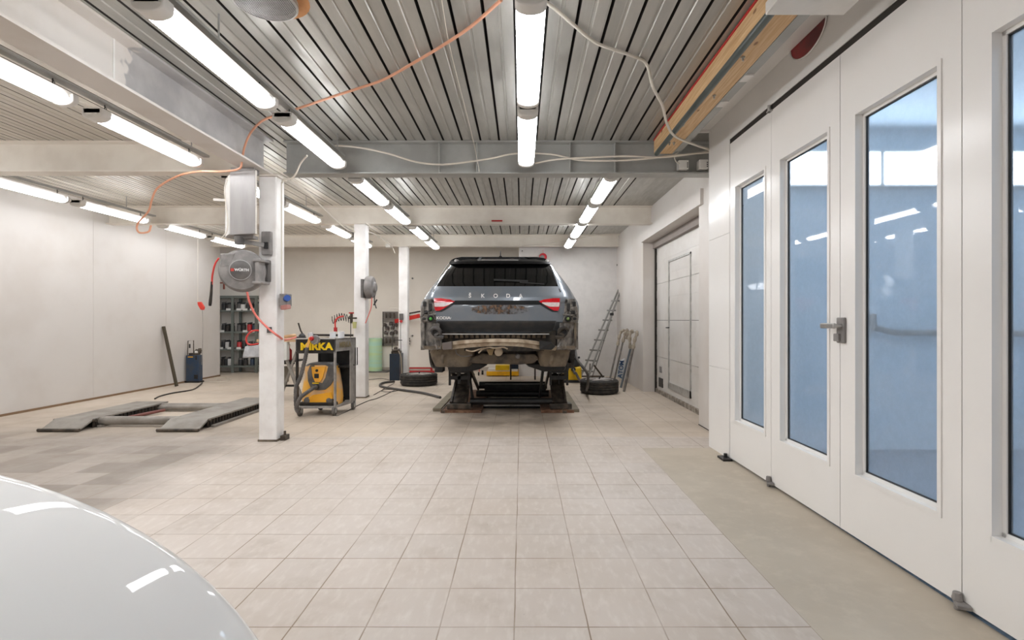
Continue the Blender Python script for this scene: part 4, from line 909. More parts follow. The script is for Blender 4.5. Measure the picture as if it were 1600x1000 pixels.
def bottle(px, r, h, m, label, base=.94, Y=Yb, name='bottle', cat='bottle', cap=True):
    c = Vector(((px - VX) * Y / F, Y, base)); t = thing(name, label, cat, c); B().lathe(c, [(r, 0), (r, h * .7), (r * .4, h * .85), (r * .35, h)], 16).build('body', m, t, smooth=True)
    if cap: B().lathe(c + Vector((0, 0, h)), [(r * .45, 0), (r * .45, h * .12)], 12).build('cap', m_white, t)
    return t
tag(B().bar(P(436, 527, Yb - .1), P(462, 524, Yb - .1), .1, .05).build('paper_roll', m_woodt, bevel=.02), 'tan masking paper roll lying on the trestle bench', 'roll')
tag(B().box(P(455, 0, Yb).x, P(462, 0, Yb).x, Yb - .32, Yb - .22, .62, .9).build('white_carton', m_paper), 'white carton with faint marks hanging at the trestle bench, beside the trolley', 'carton')
B_ = tag(B().box(P(437, 0, 8.1).x, P(461, 0, 8.1).x, Yb - .24, Yb + .2, .58, .60).build('bench_shelf', m_dark), 'dark shelf board inside the trestle bench', 'shelf')
bottle(451, .05, .22, m_redp, 'red can standing on the shelf board of the trestle bench', .60)
bottle(444, .05, .16, mat('pale_bottle', (206, 198, 184), .4), 'pale bottle left of the red can on the trestle bench', .60)
tag(B().box(P(438, 0, 8.2).x, P(447, 0, 8.2).x, 8.0, 8.3, .25, .50).build('storage_box', mat('dusty_crate', (150, 142, 128), .6)), 'dusty beige crate under the trestle bench', 'crate')

# ================================================================ HOSE REEL, BOX, SOCKETS ON COLUMN 1
REEL0 = len(bpy.data.objects)
rl = thing('hose_reel', 'grey round hose reel on a swivel bracket at the nearest column', 'hose reel', P(379, 455, 5.15))
c = P(378, 423.5, 5.12); R_ = .205
sh = B().lathe((c.x, c.y - .09, c.z), [(.03, -.016), (.075, -.016), (.085, -.006), (.105, .0), (.15, .006), (R_ - .02, .012), (R_, .035), (R_ + .006, .09), (R_, .15), (R_ - .02, .17), (.05, .18)], 48, 'y')
shl = sh.build('casing', m_greyp, rl, smooth=True)
B().prism([P(341, 397, 5.03), P(362, 396, 5.03), P(356, 416, 5.03), P(344, 418, 5.03)], (0, .17, 0)).build('outlet_lug', m_greyp, rl, bevel=.01)
B().lathe((c.x, c.y - .108, c.z), [(.094, .01), (.094, 0), (.085, -.006), (.0001, -.006)], 36, 'y').build('hub_cover', m_greyd, shl, smooth=True)
B().tube([(c.x + .096 * math.cos(a * math.pi / 18), c.y - .105, c.z + .096 * math.sin(a * math.pi / 18)) for a in range(37)], .005, 8).build('hub_ring', mat('light_ring', (164, 160, 158), .4), shl)
text('lettering', 'WÜRTH', .034, (c.x + .014, c.y - .117, c.z), (1, 0, 0), (0, 0, 1), m_whtxt, shl, .001, .0012)
lg = B(); x = c.x - .068; lg.box(x - .014, x - .001, c.y - .118, c.y - .115, c.z + .001, c.z + .013).box(x + .001, x + .013, c.y - .118, c.y - .115, c.z + .001, c.z + .013).box(x - .014, x - .001, c.y - .118, c.y - .115, c.z - .013, c.z - .001).box(x + .001, x + .013, c.y - .118, c.y - .115, c.z - .013, c.z - .001)
lg.build('logo_mark', mat('logo_red', (206, 70, 58), .4), shl)
lcr = c + Vector((0, .03, 0)) - Vector(rl.location); MR = Matrix.Translation(lcr) @ Matrix.Rotation(math.radians(17), 4, 'Z') @ Matrix.Translation(-lcr)
def allch(o):
    for x_ in o.children:
        yield x_; yield from allch(x_)
bpy.context.view_layer.update()
for o_ in list(allch(rl)): o_.data.transform(MR)
B().box(P(404, 0, 5.1).x, P(410, 0, 5.1).x, 5.03, 5.16, P(0, 441, 5.1).z, P(0, 408, 5.1).z).box(P(400, 0, 5.1).x, P(414, 0, 5.1).x, 5.02, 5.2, P(0, 410, 5.1).z, P(0, 406, 5.1).z).box(P(400, 0, 5.1).x, P(414, 0, 5.1).x, 5.02, 5.2, P(0, 444, 5.1).z, P(0, 440, 5.1).z).build('swivel_arm', m_greyp, rl, bevel=.006)
B().box(P(411, 0, 5.2).x, P(419.5, 0, 5.2).x, 5.2, 5.26, P(0, 440, 5.2).z, P(0, 406, 5.2).z).build('wall_bracket', m_greyd, rl, bevel=.008)
cable('reel_hose', [P(342, 403, 5.1), P(336, 413, 5.1), P(332, 430, 5.1), P(331, 445, 5.1)], .009, m_red, 'short red hose end leaving the left side of the nearest hose reel', 'hose')
tag(B().tube(spline([P(331, 440, 5.1), P(330, 458, 5.1), P(328, 478, 5.1)], 5), .013, 10, radii=[.010, .010, .011, .011, .012, .013, .013, .014, .015, .015, .012]).build('hose_grip', m_dark, smooth=True), 'dark tapered nozzle hanging from the red hose left of the reel', 'nozzle')
cable('air_hose', [P(386, 456, 5.1), P(390, 472, 5.12), P(400, 493, 5.15), P(418, 512, 5.12), P(436, 526, 5.16), P(446, 531, 5.8), P(463, 527, 6.75)], .011, m_pink, 'long salmon red hose from the nearest reel past the column to the trolley', 'hose')
bx = thing('ventilation_box', 'galvanised sheet metal box hanging left of the nearest column', 'box', P(385, 365, 5.0))
v0, v1 = P(359.5, 266, 4.95), P(399, 365, 4.95)
fr = [Vector((v0.x, 5.03, v1.z)), Vector((v1.x, 4.95, v1.z)), Vector((v1.x, 4.95, v0.z)), Vector((v0.x, 5.03, v0.z))]
fr = [Vector((P(359.5 if i in (0, 3) else 399, 0, q.y).x, q.y, q.z)) for i, q in enumerate(fr)]; EX = Vector((-.155, .20, 0))
B().prism(fr, EX).build('casing', m_galv, bx, bevel=.004)
B().prism([fr[0] + Vector((0, 0, .01)), fr[3] - Vector((0, 0, .02)), fr[3] + EX * .9 - Vector((0, 0, .02)), fr[0] + EX * .9 + Vector((0, 0, .01))], (-.012, 0, 0)).build('side_flange', mat('pale_flange', (200, 196, 190), .5), bx)
B().prism([fr[1], fr[2], fr[2] + Vector((.010, .01, 0)), fr[1] + Vector((.010, .01, 0))], EX * .8).build('edge_strip', mat('pale_strip', (206, 200, 192), .5), bx)
gq = B().box(v0.x - .01, v1.x - .07, 5.04, 5.14, v1.z - .03, v1.z); gq.build('outlet_collar', m_greyp, bx)
B().cyl(P(374, 371, 5.05), P(374, 382, 5.05), .042, n=20).build('outlet_pipe', m_greyd, bx, smooth=True)
B().bar(P(378, 377, 5.07), P(412, 383, 5.2), .03, .04).build('support_arm', m_greyp, bx)
B().box(P(407, 0, 5.2).x, P(422, 0, 5.2).x, 5.21, 5.26, P(0, 398, 5.2).z, P(0, 361, 5.2).z).build('arm_bracket', m_greyp, bx, bevel=.01)
B().box(P(411, 0, 5.18).x, P(417, 0, 5.18).x, 5.19, 5.215, P(0, 388, 5.18).z, P(0, 378, 5.18).z).build('bracket_slot', m_black, bx)
B().tube(spline([P(355, 280, 4.97), P(351, 296, 4.95), P(353, 320, 4.95), P(356, 345, 4.95), P(354, 362, 4.95), P(346, 372, 4.95)], 6), .006, 6).build('side_cable', m_cablew, bx)
B().bar(P(334, 312, 5.05), P(352, 313, 5.05), .02, .025).build('side_peg', mat('pale_peg', (190, 184, 176), .5), bx)
B().box(v0.x - .04, v1.x - .06, 5.03, 5.14, v0.z, zb).build('top_collar', m_greyp, bx)
cx_ = P(438, 0, 5.3).x
sk = thing('socket_box', 'grey socket box with blue and faded red outlets on the nearest column', 'socket', (cx_ + .03, 5.35, P(0, 485, 5.3).z))
B().box(cx_, cx_ + .075, 5.28, 5.40, P(0, 478, 5.3).z, P(0, 459, 5.3).z).build('box', m_greyp, sk, bevel=.006)
B().cyl((cx_ + .06, 5.30, P(0, 467, 5.3).z), (cx_ + .10, 5.24, P(0, 466, 5.3).z), .032, n=16).build('blue_outlet', m_sock, sk)
B().bar((cx_ + .02, 5.3, P(0, 481, 5.3).z), (cx_ + .10, 5.28, P(0, 479, 5.3).z), .06, .045).build('red_outlet', m_sockr, sk, bevel=.008)
B().tube([P(440, 459, 5.3), P(440, 440, 5.3), P(440, 285, 5.3)], .007, 6).build('riser_conduit', m_cablew, sk)
tag(B().box(P(418, 0, 5.25).x, P(424, 0, 5.25).x, 5.235, 5.262, P(0, 520, 5.25).z, P(0, 511, 5.25).z).build('hose_clip', m_greyd), 'small grey hose clip on the front of the nearest column', 'clip')
# second reel on column 2
t = thing('hose_reel', 'second grey hose reel mounted on the right side of the middle column', 'hose reel', P(579, 466, 8.2)); c = P(574, 449, 8.2)
B().lathe((c.x - .02, 8.2, c.z), [(.10, 0), (.17, .01), (.18, .04), (.18, .09), (.16, .12), (.09, .13), (.07, .16), (.0001, .165)], 40, 'x').build('casing', m_greyp, t, smooth=True)
B().box(c.x - .06, c.x - .02, 8.05, 8.35, c.z - .17, c.z + .12).build('wall_bracket', m_greyd, t)
cable('air_hose', [P(581, 465, 8.1), P(580, 480, 8.1), P(576, 492, 8.1), P(571, 505, 8.1)], .008, m_pink, 'thin red hose hanging below the reel on the middle column', 'hose')
t = thing('clamp', 'black spring clamp dangling beside the middle column reel', 'clamp', P(586, 480, 8.1)); B().tube([P(585, 462, 8.1), P(585, 472, 8.1), P(588, 482, 8.1)], .008, 6).bar(P(589, 468, 8.1), P(584, 477, 8.1), .015, .02).build('jaws', m_black, t)

# ================================================================ LEFT: low lift with ramps
ll = thing('low_scissor_lift', 'lowered drive-on lift with two sloping ramps on the left floor', 'lift', (-4.3, 6.8, 0))
HP = .11
def fpt(px, py, h): return PF(px, py, h)
y1r = fpt(165, 654, HP).y; y0r = PF(100, 673.5, 0.01).y; yE = fpt(280, 627, HP).y
for i, (xa, xb) in enumerate(((PF(73, 672).x, PF(134, 672).x), (PF(256, 672).x, PF(317, 672).x))):
    s = .01
    B().prism([(xa, y0r, .0), (xa, y0r, .015), (xa, y1r, HP), (xa, y1r, HP - .025), ], (xb - xa, 0, 0)).build('ramp', m_lift, ll, bevel=.003)
    B().cyl((xa - .01, y0r, .02), (xb + .01, y0r, .02), .018).build('ramp_roller', m_liftd, ll)
    B().cyl((xa - .01, y1r, HP - .02), (xb + .03, y1r, HP - .02), .018).build('hinge_pin', m_liftd, ll)
    yy = yE if i == 0 else yE + .35
    B().box(xa, xb, y1r, yy, HP - .02, HP).build('platform', m_lift, ll, bevel=.003)
    B().box(xb - .03, xb - .02, y1r + .02, yy, .0, HP - .02).box(xa + .02, xa + .03, y1r + .02, yy, .0, HP - .02).build('side_skirt', m_liftd, ll)
    fr = B().box(xb + .0, xb + .05, y1r + .05, yy, 0, .025); fr.build('base_flange', m_lift, ll)
    rk = B().box(xb - .021, xb - .018, y1r + .05, yy - .05, .03, HP - .025); q = y1r + .05
    while q < yy - .05: rk.box(xb - .02, xb - .008, q, q + .03, .03, HP - .025); q += .06
    rk.build('rack_teeth', m_dark, ll)
xa, xb = PF(134, 672).x, PF(256, 672).x
for (yy, r) in ((y1r + .12, .05), (y1r + 1.1, .035), (yE - .12, .045)): B().cyl((xa - .03, yy, r + .015), (xb + .04, yy, r + .015), r, n=20).build('cross_tube', m_lift, ll, smooth=True)
B().cyl((xa + .02, y1r + .5, .03), (xa + .15, yE - .3, .04), .02).build('red_rod', mat('dull_red_rod', (120, 70, 62), .5), ll)
# wall area left
q0, q1 = PF(276, 604), P(256, 510, 10.0)
ang = tag(B().bar((q0.x, q0.y, .005), (XL + .03, 9.58, 1.12), .035, .05).build('steel_bar', mat('olive_steel_bar', (84, 76, 62), .6, .3)), 'dark olive steel bar leaning against the left white wall', 'bar')
Yp = F * EYE / (598 - 500); pu = thing('hydraulic_unit', 'blue hydraulic power unit standing against the left wall', 'power unit', PF(302, 598))
a0, a1 = P(290.5, 0, Yp).x, P(310, 0, Yp).x
B().box(a0, a1, Yp, Yp + .14, .02, P(0, 555, Yp).z).build('cabinet', m_blue, pu, bevel=.008); B().box(a0 - .02, a1 + .02, Yp - .01, Yp + .15, 0, .03).build('base', m_dark, pu)
B().box(a0 + .04, a0 + .14, Yp - .004, Yp, P(0, 558.5, Yp).z, P(0, 557, Yp).z).build('name_strip', m_yelo, pu)
B().box(a1 - .055, a1 - .03, Yp - .01, Yp, P(0, 562, Yp).z, P(0, 556, Yp).z).build('switch', m_black, pu); B().box(a1 - .07, a1 - .01, Yp - .03, Yp, .08, .16).build('valve', m_black, pu)
zt = P(0, 555, Yp).z
B().tube([(a0, Yp + .05, zt), (a0 + .01, Yp + .05, zt + .28), (a0 + .12, Yp + .05, zt + .29), (a0 + .12, Yp + .05, zt)], .009, 8).build('handle', m_liftd, pu)
B().box(a0 + .04, a1 - .03, Yp + .02, Yp + .12, zt, zt + .04).cyl((a0 + .18, Yp + .1, zt + .08), (a1 - .02, Yp + .1, zt + .07), .045).cyl((a0 + .1, Yp + .1, zt + .04), (a0 + .16, Yp + .1, zt + .1), .025).lathe((a0 + .2, Yp + .12, zt + .03), [(.03, 0), (.03, .1)], 12).build('pump', m_liftd, pu, smooth=False, bevel=.004)
B().cyl((a0 + .16, Yp + .04, zt + .06), (a0 + .2, Yp + .04, zt + .06), .025).build('filter', m_white, pu)
B().bar((a0 + .05, Yp + .04, zt + .22), (a0 + .05, Yp + .04, zt + .14), .02, .02).build('grip_control', m_black, pu)
cable('hydraulic_hose', [PF(316, 598, .02), PF(312, 602, .012), PF(300, 609, .012), PF(270, 614, .012), PF(250, 619, .012), PF(242, 623, .012)], .011, m_dark, 'black hose on the floor from the blue power unit to the low lift', 'hose')
cable('floor_cable', [PF(318, 596, .006), PF(335, 597, .006), PF(352, 596, .006), PF(361, 592.5, .006), PF(350, 590, .006), PF(338, 592, .006), PF(345, 595, .006)], .005, m_cablew, 'pale cable looped on the floor in front of the shelf opening')
Yq = 9.75; t = thing('pull_switch', 'red pendant switch hanging on a cable at the left wall', 'switch', P(313, 484, Yq))
B().prism([P(308, 472, Yq), P(313, 471.5, Yq), P(318.5, 480, Yq), P(317, 484.5, Yq), P(313, 484, Yq), (P(309, 477, Yq))], (0, .05, 0)).build('housing', mat('signal_red', (216, 60, 44), .4), t, bevel=.008)
B().tube([P(309, 472, Yq), P(309, 440, Yq), P(309, 380, Yq), Vector((P(309, 0, Yq).x, Yq, CEIL))], .004, 6).build('cord', m_cablew, t)
B().tube(spline([P(316, 484, Yq), P(317, 510, Yq), P(316, 550, Yq), P(315, 570, Yq)], 5), .005, 6).build('lower_cord', m_greyp, t)

# ================================================================ SHELF RACK
Yk = 12.1; rk = thing('shelf_rack', 'grey-green steel shelf rack with four loaded shelves in the back left opening', 'shelf', P(372, 582, Yk))
def px_(x): return P(x, 0, Yk).x
def pz_(y): return P(0, y, Yk).z
for X in (px_(326), px_(363.5), px_(400.5)):
    for Y in (Yk, Yk + .34): B().box(X - .03, X + .03, Y - .015, Y + .015, 0, pz_(462)).build('upright', m_shelf, rk)
SH = [(485, 'top shelf'), (518.5, 'second shelf'), (545.5, 'third shelf'), (572, 'bottom shelf')]
for (y, nm) in SH: B().box(px_(326), px_(404), Yk, Yk + .36, pz_(y) - .03, pz_(y) + .012).build('shelf_board', m_shelf, rk)
B().box(px_(326), px_(404), Yk, Yk + .36, pz_(466), pz_(462)).build('top_board', m_shelf, rk)
for (x, y) in ((357, 483.5), (373, 483.5), (383, 483.5), (394, 483.5), (347, 517.5), (383, 517.5), (396, 517.5), (345, 544), (359, 544), (373, 544)):
    B().box(px_(x - 3.5), px_(x + 3.5), Yk - .006, Yk, pz_(y) - .025, pz_(y) + .025).build('shelf_label', m_paper, rk)
itm = {0: [(346, m_black), (352, m_dark), (356, m_greyd), (360, m_black), (370, m_greyd), (376, m_white), (384, m_black), (390, m_black), (398, m_greyp)],
       1: [(346, m_black), (352, m_dark), (359, m_black), (370, m_greyd), (377, m_dark), (386.5, m_redp), (394, m_blue), (399, m_black)],
       2: [(345, m_black), (351.5, m_white), (358, m_dark), (370, m_redp), (378, m_black), (388, m_black), (396, m_black)],
       3: [(345, m_dark), (350, m_black), (355.5, m_white), (372, m_black), (380, m_dark), (391, m_blue), (398, m_black)]}
cn = {id(m_black): 'black', id(m_dark): 'dark grey', id(m_greyd): 'grey', id(m_white): 'white', id(m_greyp): 'pale grey', id(m_redp): 'red', id(m_blue): 'blue'}
for si, L in itm.items():
    cnt = 0
    for (x, m) in L:
        r = .050 + .008 * ((x * 7) % 3) / 3; h = .17 + .04 * ((x * 3) % 4) / 4; c = Vector((px_(x), Yk + .11, pz_(SH[si][0]) + .012)); cnt += 1
        side = 'left bay' if x < 362 else 'right bay'; k_ = sum(1 for (x2, _) in L if (x2 < 362) == (x < 362) and x2 <= x)
        t = thing('paint_can', '%s spray-gun cup, %s from the left in the %s of the %s' % (cn[id(m)], ORD[k_ - 1], side, SH[si][1]), 'cup', c, 'cups and cans on the steel rack')
        B().lathe(c, [(r, 0), (r, h * .7), (r * .8, h * .8)], 14).build('body', m, t, smooth=True)
        B().lathe(c + Vector((0, 0, h * .8)), [(r * .85, 0), (r * .85, h * .1), (r * .3, h * .2)], 14).bar(c + Vector((-r, 0, h * .9)), c + Vector((r * 1.3, -.02, h)), .012, .02).build('cap', m_black if m is not m_black else m_greyd, t)
tag(B().prism([P(378, 559, 5.33), P(382, 541, 5.33), P(404.5, 539, 5.33), P(404.5, 558, 5.33)], (0, .05, 0)).build('plastic_bag', m_poly, bevel=.012), 'crumpled clear plastic bag hanging at the left side of the nearest column', 'bag')
cable('bent_hose', [P(404, 537, 5.34), P(392, 538.5, 5.34), P(386, 536, 5.34), P(385, 528, 5.34), P(389, 521, 5.34), P(395, 517, 5.34), P(404.5, 516, 5.35)], .009, m_red, 'bright red bent hose above the clear bag, left of the nearest column', 'hose')
t = thing('wall_valve', 'small red valve with a pipe high on the wall above the shelf rack', 'valve', P(350, 452, 12.3)); B().cyl(P(350, 452, 12.3), P(350, 441, 12.3), .02).cyl(P(343, 442, 12.3), P(351, 442, 12.3), .015).build('body', mat('brown_red_pipe', (150, 74, 54), .5), t)

# ================================================================ BACK WALL THINGS
t = thing('foil_roll', 'mint green roll of masking film standing at the back wall', 'roll', PF(587, 582)); Yr = F * EYE / 82 + .1; c = Vector(((586.5 - VX) * Yr / F, Yr, .03))
B().lathe(c, [(.155, 0), (.16, .02), (.158, .25), (.16, .5), (.157, .76), (.15, .78), (.05, .78)], 32).build('roll', m_mint, t, smooth=True); B().box(c.x - .18, c.x + .32, c.y - .15, c.y + .15, 0, .03).build('base', m_greyd, t)
Yn = F * EYE / (594.5 - 500); t = thing('power_unit', 'navy narrow lift power unit left of the farthest column', 'power unit', P(617, 594, Yn))
a0, a1 = P(608.5, 0, Yn).x, P(624, 0, Yn).x
B().box(a0, a1, Yn, Yn + .35, 0, P(0, 553, Yn).z).build('cabinet', m_navy, t, bevel=.006); zt = P(0, 553, Yn).z
B().box(a0 + .02, a1 - .02, Yn + .05, Yn + .3, zt, zt + .05).lathe((a0 + .1, Yn + .12, zt + .03), [(.045, 0), (.045, .09), (.02, .11)], 12).cyl((a0 + .04, Yn + .05, zt + .06), (a1, Yn + .05, zt + .08), .03).build('pump', m_liftd, t, bevel=.003)
B().cyl((a0 + .05, Yn + .03, zt), (a0 + .05, Yn + .03, zt + .42), .008).cyl((a0 + .05, Yn + .03, zt + .28), (a1 + .05, Yn + .03, zt + .28), .008).build('lever', m_dark, t); B().tube(spline([(a1 - .02, Yn + .02, zt + .06), (a1 + .04, Yn - .01, zt - .1), (a1 + .05, Yn, .05)], 6), .012, 8).build('hose', mat('tan_hose', (150, 136, 118), .6), t)
cable('lift_hose', [PF(616, 596, .02), PF(600, 598, .02), PF(594, 601, .02), PF(598, 604.5, .02), PF(625, 609, .02), PF(660, 614, .02), PF(688, 621, .02)], .022, mat('dark_hose_sleeve', (74, 70, 66), .6), 'thick dark hose curving on the floor from the navy unit to the scissor lift', 'hose')
cable('floor_cable', [PF(571, 594, .006), PF(595, 591.5, .006), PF(608, 594, .006), PF(616, 598, .006), PF(606, 604, .006), PF(596, 611, .006), PF(612, 612, .006), PF(622, 609.5, .006), PF(600, 609, .006), PF(584, 617, .006)], .005, m_cableb, 'thin dark cable looping on the floor left of the flat wheel')
Yw = YB - .02
def wz(y, Y=Yw): return P(0, y, Y).z
def wx(x, Y=Yw): return P(x, 0, Y).x
for (nm, y0, y1, lb) in (('clamp_board', 487, 503, 'upper grey board with clamps and fittings on the back wall'), ('clamp_board', 526, 540, 'lower grey board with clamps and fittings on the back wall')):
    for (x0, x1, sfx) in ((600, 622, ', left of the farthest column'), (635.5, 637.5, ', right of the farthest column')):
        t = thing(nm, lb + sfx, 'tool board', (wx((x0 + x1) / 2), Yw, wz(y1)), 'tool boards on the back wall')
        B().box(wx(x0), wx(x1), Yw - .03, Yw, wz(y1), wz(y0)).build('board', mat('grey_board', (128, 120, 113), .6, dirt=(96, 90, 84)), t)
        if x1 - x0 > 5:
            for k, xx in enumerate((605, 611, 617)): B().cyl((wx(xx), Yw - .10, wz(y0 + 6)), (wx(xx), Yw - .03, wz(y0 + 6)), .012).cyl((wx(xx), Yw - .09, wz(y0 + 10)), (wx(xx), Yw - .09, wz(y0 + 2)), .018).build('hook', m_liftd, t)
        else:
            for k in range(3): B().cyl((wx(637), Yw - .05, wz(y0 + 3 + 4 * k)), (wx(641), Yw - .08, wz(y0 + 3 + 4 * k)), .02).build('hook', m_dark, t)
cl = [(602, 508), (606, 513), (612, 506), (614, 512), (619, 508), (604, 520), (613, 521), (619, 519)]
for i, (x, y) in enumerate(cl):
    t = thing('pulling_clamp', 'steel pulling clamp number %d from the top left between the two grey boards' % (i + 1), 'clamp', (wx(x), Yw - .06, wz(y + 3)), 'steel clamps hung between the boards')
    t['label'] = '%s small steel clamp from the left in the %s row between the grey boards' % (ORD[[0, 1, 2, 3, 4, 0, 1, 2][i]], 'upper' if i < 5 else 'lower')
    B().lathe((wx(x), Yw - .05, wz(y)), [(.05, .03), (.055, 0), (.03, -.03), (.02, -.05)], 14, 'y').build('jaw', mat('worn_clamp_steel', (118, 110, 104), .45, .4, dirt=(70, 64, 60), dscale=20, damt=.8), t); B().cyl((wx(x), Yw - .06, wz(y)), (wx(x), Yw - .06, wz(y + 6)), .014).build('shank', m_alu, t)
for xx in (598.5, 609): B().tube([(wx(xx), Yw - .03, wz(490)), (wx(xx), Yw - .03, wz(535))], .01, 6)
tag(B().tube([(wx(599), Yw - .03, wz(487)), (wx(599), Yw - .03, wz(540))], .012, 6).build('board_rail', m_dark), 'thin dark vertical rail at the left of the clamp boards', 'rail')
tag(B().bar(P(618, 502, 12.46), P(655, 493.5, 11.9), .05, .09).build('red_boom', mat('signal_red_paint', (214, 52, 44), .4)), 'red slanting arm passing behind the farthest column toward the car', 'arm')
tag(B().bar(P(636, 490.5, 12.2), P(657, 486.5, 12.2), .03, .035).build('steel_rod', m_dark), 'thin black rod just above the red arm by the farthest column', 'rod')
t = thing('column_socket', 'small grey and red socket box on the front of the farthest column', 'socket', P(627, 504, 10.95)); B().box(P(624, 0, 10.95).x, P(629.5, 0, 10.95).x, 10.94, 11.0, P(0, 500, 10.95).z, P(0, 490, 10.95).z).build('box', m_greyd, t); B().cyl(P(626.5, 502, 10.9), P(626.5, 502, 11.0), .03).build('red_outlet', m_redp, t)
cable('column_cable', [P(626, 504, 10.9), P(626, 530, 10.92), P(627, 560, 10.92), P(628, 582, 10.92)], .006, m_cableb, 'thin dark cable running down the farthest column')
cable('column_cable', [P(608, 480, 10.9), P(620, 482, 10.9), P(627, 489, 10.9)], .005, m_cablew, 'thin pale cable arching onto the farthest column socket')
t = thing('floor_frame', 'red steel frame lying along the back wall behind the left wheel', 'frame', P(660, 580, 11.9)); 
B().box(P(635, 0, 11.9).x, P(675, 0, 11.9).x, 11.86, 11.93, P(0, 576, 11.9).z, P(0, 574, 11.9).z).build('top_rail', m_redp, t); B().box(P(635, 0, 11.9).x, P(679, 0, 11.9).x, 11.84, 11.93, P(0, 581, 11.9).z - .03, P(0, 579, 11.9).z).build('bottom_rail', m_redp, t)
for x in (637, 673): B().box(P(x, 0, 11.9).x, P(x + 3, 0, 11.9).x, 11.86, 11.92, 0, P(0, 575, 11.9).z).build('leg', m_redp, t)
# yellow units under the car
Yy = F * EYE / (588.5 - 500)
t = thing('trolley_jack', 'yellow low trolley seen under the car, between the lift arms', 'trolley', P(785, 588, Yy))
B().box(P(760, 0, Yy).x, P(810.5, 0, Yy).x, Yy, Yy + .5, .02, P(0, 580.5, Yy).z).build('body', m_yelo, t, bevel=.006); B().box(P(762, 0, Yy).x, P(809, 0, Yy).x, Yy + .03, Yy + .47, P(0, 580.5, Yy).z, P(0, 577, Yy).z).build('tray', m_white, t)
B().box(P(774, 0, Yy).x, P(796, 0, Yy).x, Yy + .01, Yy + .3, P(0, 578.8, Yy).z, P(0, 571, Yy).z).build('upper_case', m_yel, t, bevel=.006); B().box(P(799, 0, Yy).x, P(810, 0, Yy).x, Yy + .08, Yy + .3, P(0, 578, Yy).z, P(0, 564, Yy).z).build('control_box', m_navy, t)
for i, x in enumerate((798, 836)):
    Yl = F * EYE / (593.5 - 500); t = B().box(P(x - 1.2, 0, Yl).x, P(x + 1.2, 0, Yl).x, Yl, Yl + .03, 0, .72).build('stand_post', m_dark); tag(t, ('thin dark post standing in front of the yellow trolley', 'thin dark post right of the yellow trolley under the car')[i], 'post')
t = thing('stool_base', 'swivel castor stand seen under the car left of the yellow trolley', 'castor stand', P(751, 583, 11.5)); B().cyl(P(749, 570, 11.5), P(749, 581, 11.5), .008).build('stem', m_redp, t); B().lathe((P(748, 0, 11.5).x, 11.5, .04), [(.01, -.015), (.04, -.015), (.04, .015), (.01, .015)], 16, 'x').lathe((P(754, 0, 11.7).x, 11.7, .05), [(.01, -.02), (.05, -.02), (.05, .02), (.01, .02)], 16, 'x').build('castors', m_dark, t)
# red reel high behind the car
t = thing('cable_reel', 'red round cable reel hanging on the back panel above the car roof', 'reel', P(848, 406, 11.3)); c = P(848.5, 401.5, 11.3)
B().lathe((c.x, 11.3, c.z), [(.08, .08), (.085, 0), (.06, -.02), (.045, -.02)], 28, 'y').build('casing', mat('bright_red_case', (214, 40, 52), .35), t, smooth=True); B().lathe((c.x - .02, 11.27, c.z - .01), [(.05, .01), (.05, 0), (.02, -.005)], 20, 'y').build('face', m_greyp, t); B().tube([(c.x, 11.33, c.z + .08), (c.x, 11.33, CEIL - .3)], .004, 6).build('cord', m_pink, t)
tag(B().lathe(P(816, 392, 11.38), [(.012, .02), (.012, -.01)], 12, 'y').build('wall_hook', m_black), 'tiny black knob in the upper left corner of the white back panel', 'knob')
tag(B().lathe((XR - .0, 11.3, P(0, 414, 11.3).z), [(.02, 0), (.02, -.02)], 12, 'x').build('round_stud', m_greyp), 'small round grey knob on the far right wall corner', 'knob')
for i, (x, y) in enumerate(((644.5, 435), (644.5, 524.5))):
    tag(B().lathe(P(x, y, 12.48), [(.02, .02), (.02, -.02)], 10, 'y').build('wall_bolt', m_greyd), ('upper small bolt in the back wall left of the car', 'lower small bolt in the back wall left of the car')[i], 'bolt')

# yellow vacuum, ladder, poles, bag
Yv = F * EYE / (598 - 500); t = thing('wet_vacuum', 'yellow and black wet vacuum behind the right side of the lifted car', 'vacuum cleaner', PF(894, 598)); c = Vector(((894.5 - VX) * (Yv + .15) / F, Yv + .15, 0))
B().box(c.x - .185, c.x + .17, c.y - .15, c.y + .15, .03, P(0, 573, Yv).z).build('tank', m_yel, t, bevel=.05, seg=3); zt = P(0, 573, Yv).z
B().lathe((c.x, c.y, zt), [(.15, 0), (.15, .05), (.10, .13), (.05, .16)], 24).build('head', m_black, t, smooth=True); B().bar((c.x - .02, c.y - .08, zt + .14), (c.x + .14, c.y - .05, zt + .18), .05, .04).build('handle', m_black, t, bevel=.01)
B().box(c.x - .1, c.x + .02, c.y - .12, c.y, zt + .09, zt + .17).build('float_cap', m_yel, t, bevel=.01); B().box(c.x - .2, c.x + .18, c.y - .16, c.y + .16, 0, .05).build('chassis', m_black, t, bevel=.01)
B().lathe((c.x, c.y - .17, zt - .05), [(.045, .04), (.045, -.01), (.03, -.02)], 20, 'y').build('inlet', m_black, t)
B().tube(spline([(c.x - .01, c.y - .2, zt - .05), (c.x + .02, c.y - .26, zt - .12), (c.x + .04, c.y - .28, .2), (c.x + .12, c.y - .3, .06), (c.x + .25, c.y - .3, .03)], 8), .025, 10).build('hose', m_greyd, t, smooth=True)
cable('suction_hose', [P(898, 540, 8.3), P(899, 550, 8.2), P(902, 562, 8.0), P(911, 574, 7.9), P(917, 582, 7.95), P(919, 590, 8.0), P(918, 604, 8.2), PF(916, 612, .025)], .022, m_greyd, 'grey suction hose bending from the car side down to the right wheel', 'hose', 8)
la = thing('stepladder', 'tall aluminium ladder leaning into the far right corner', 'ladder', P(930, 590, 10.8))
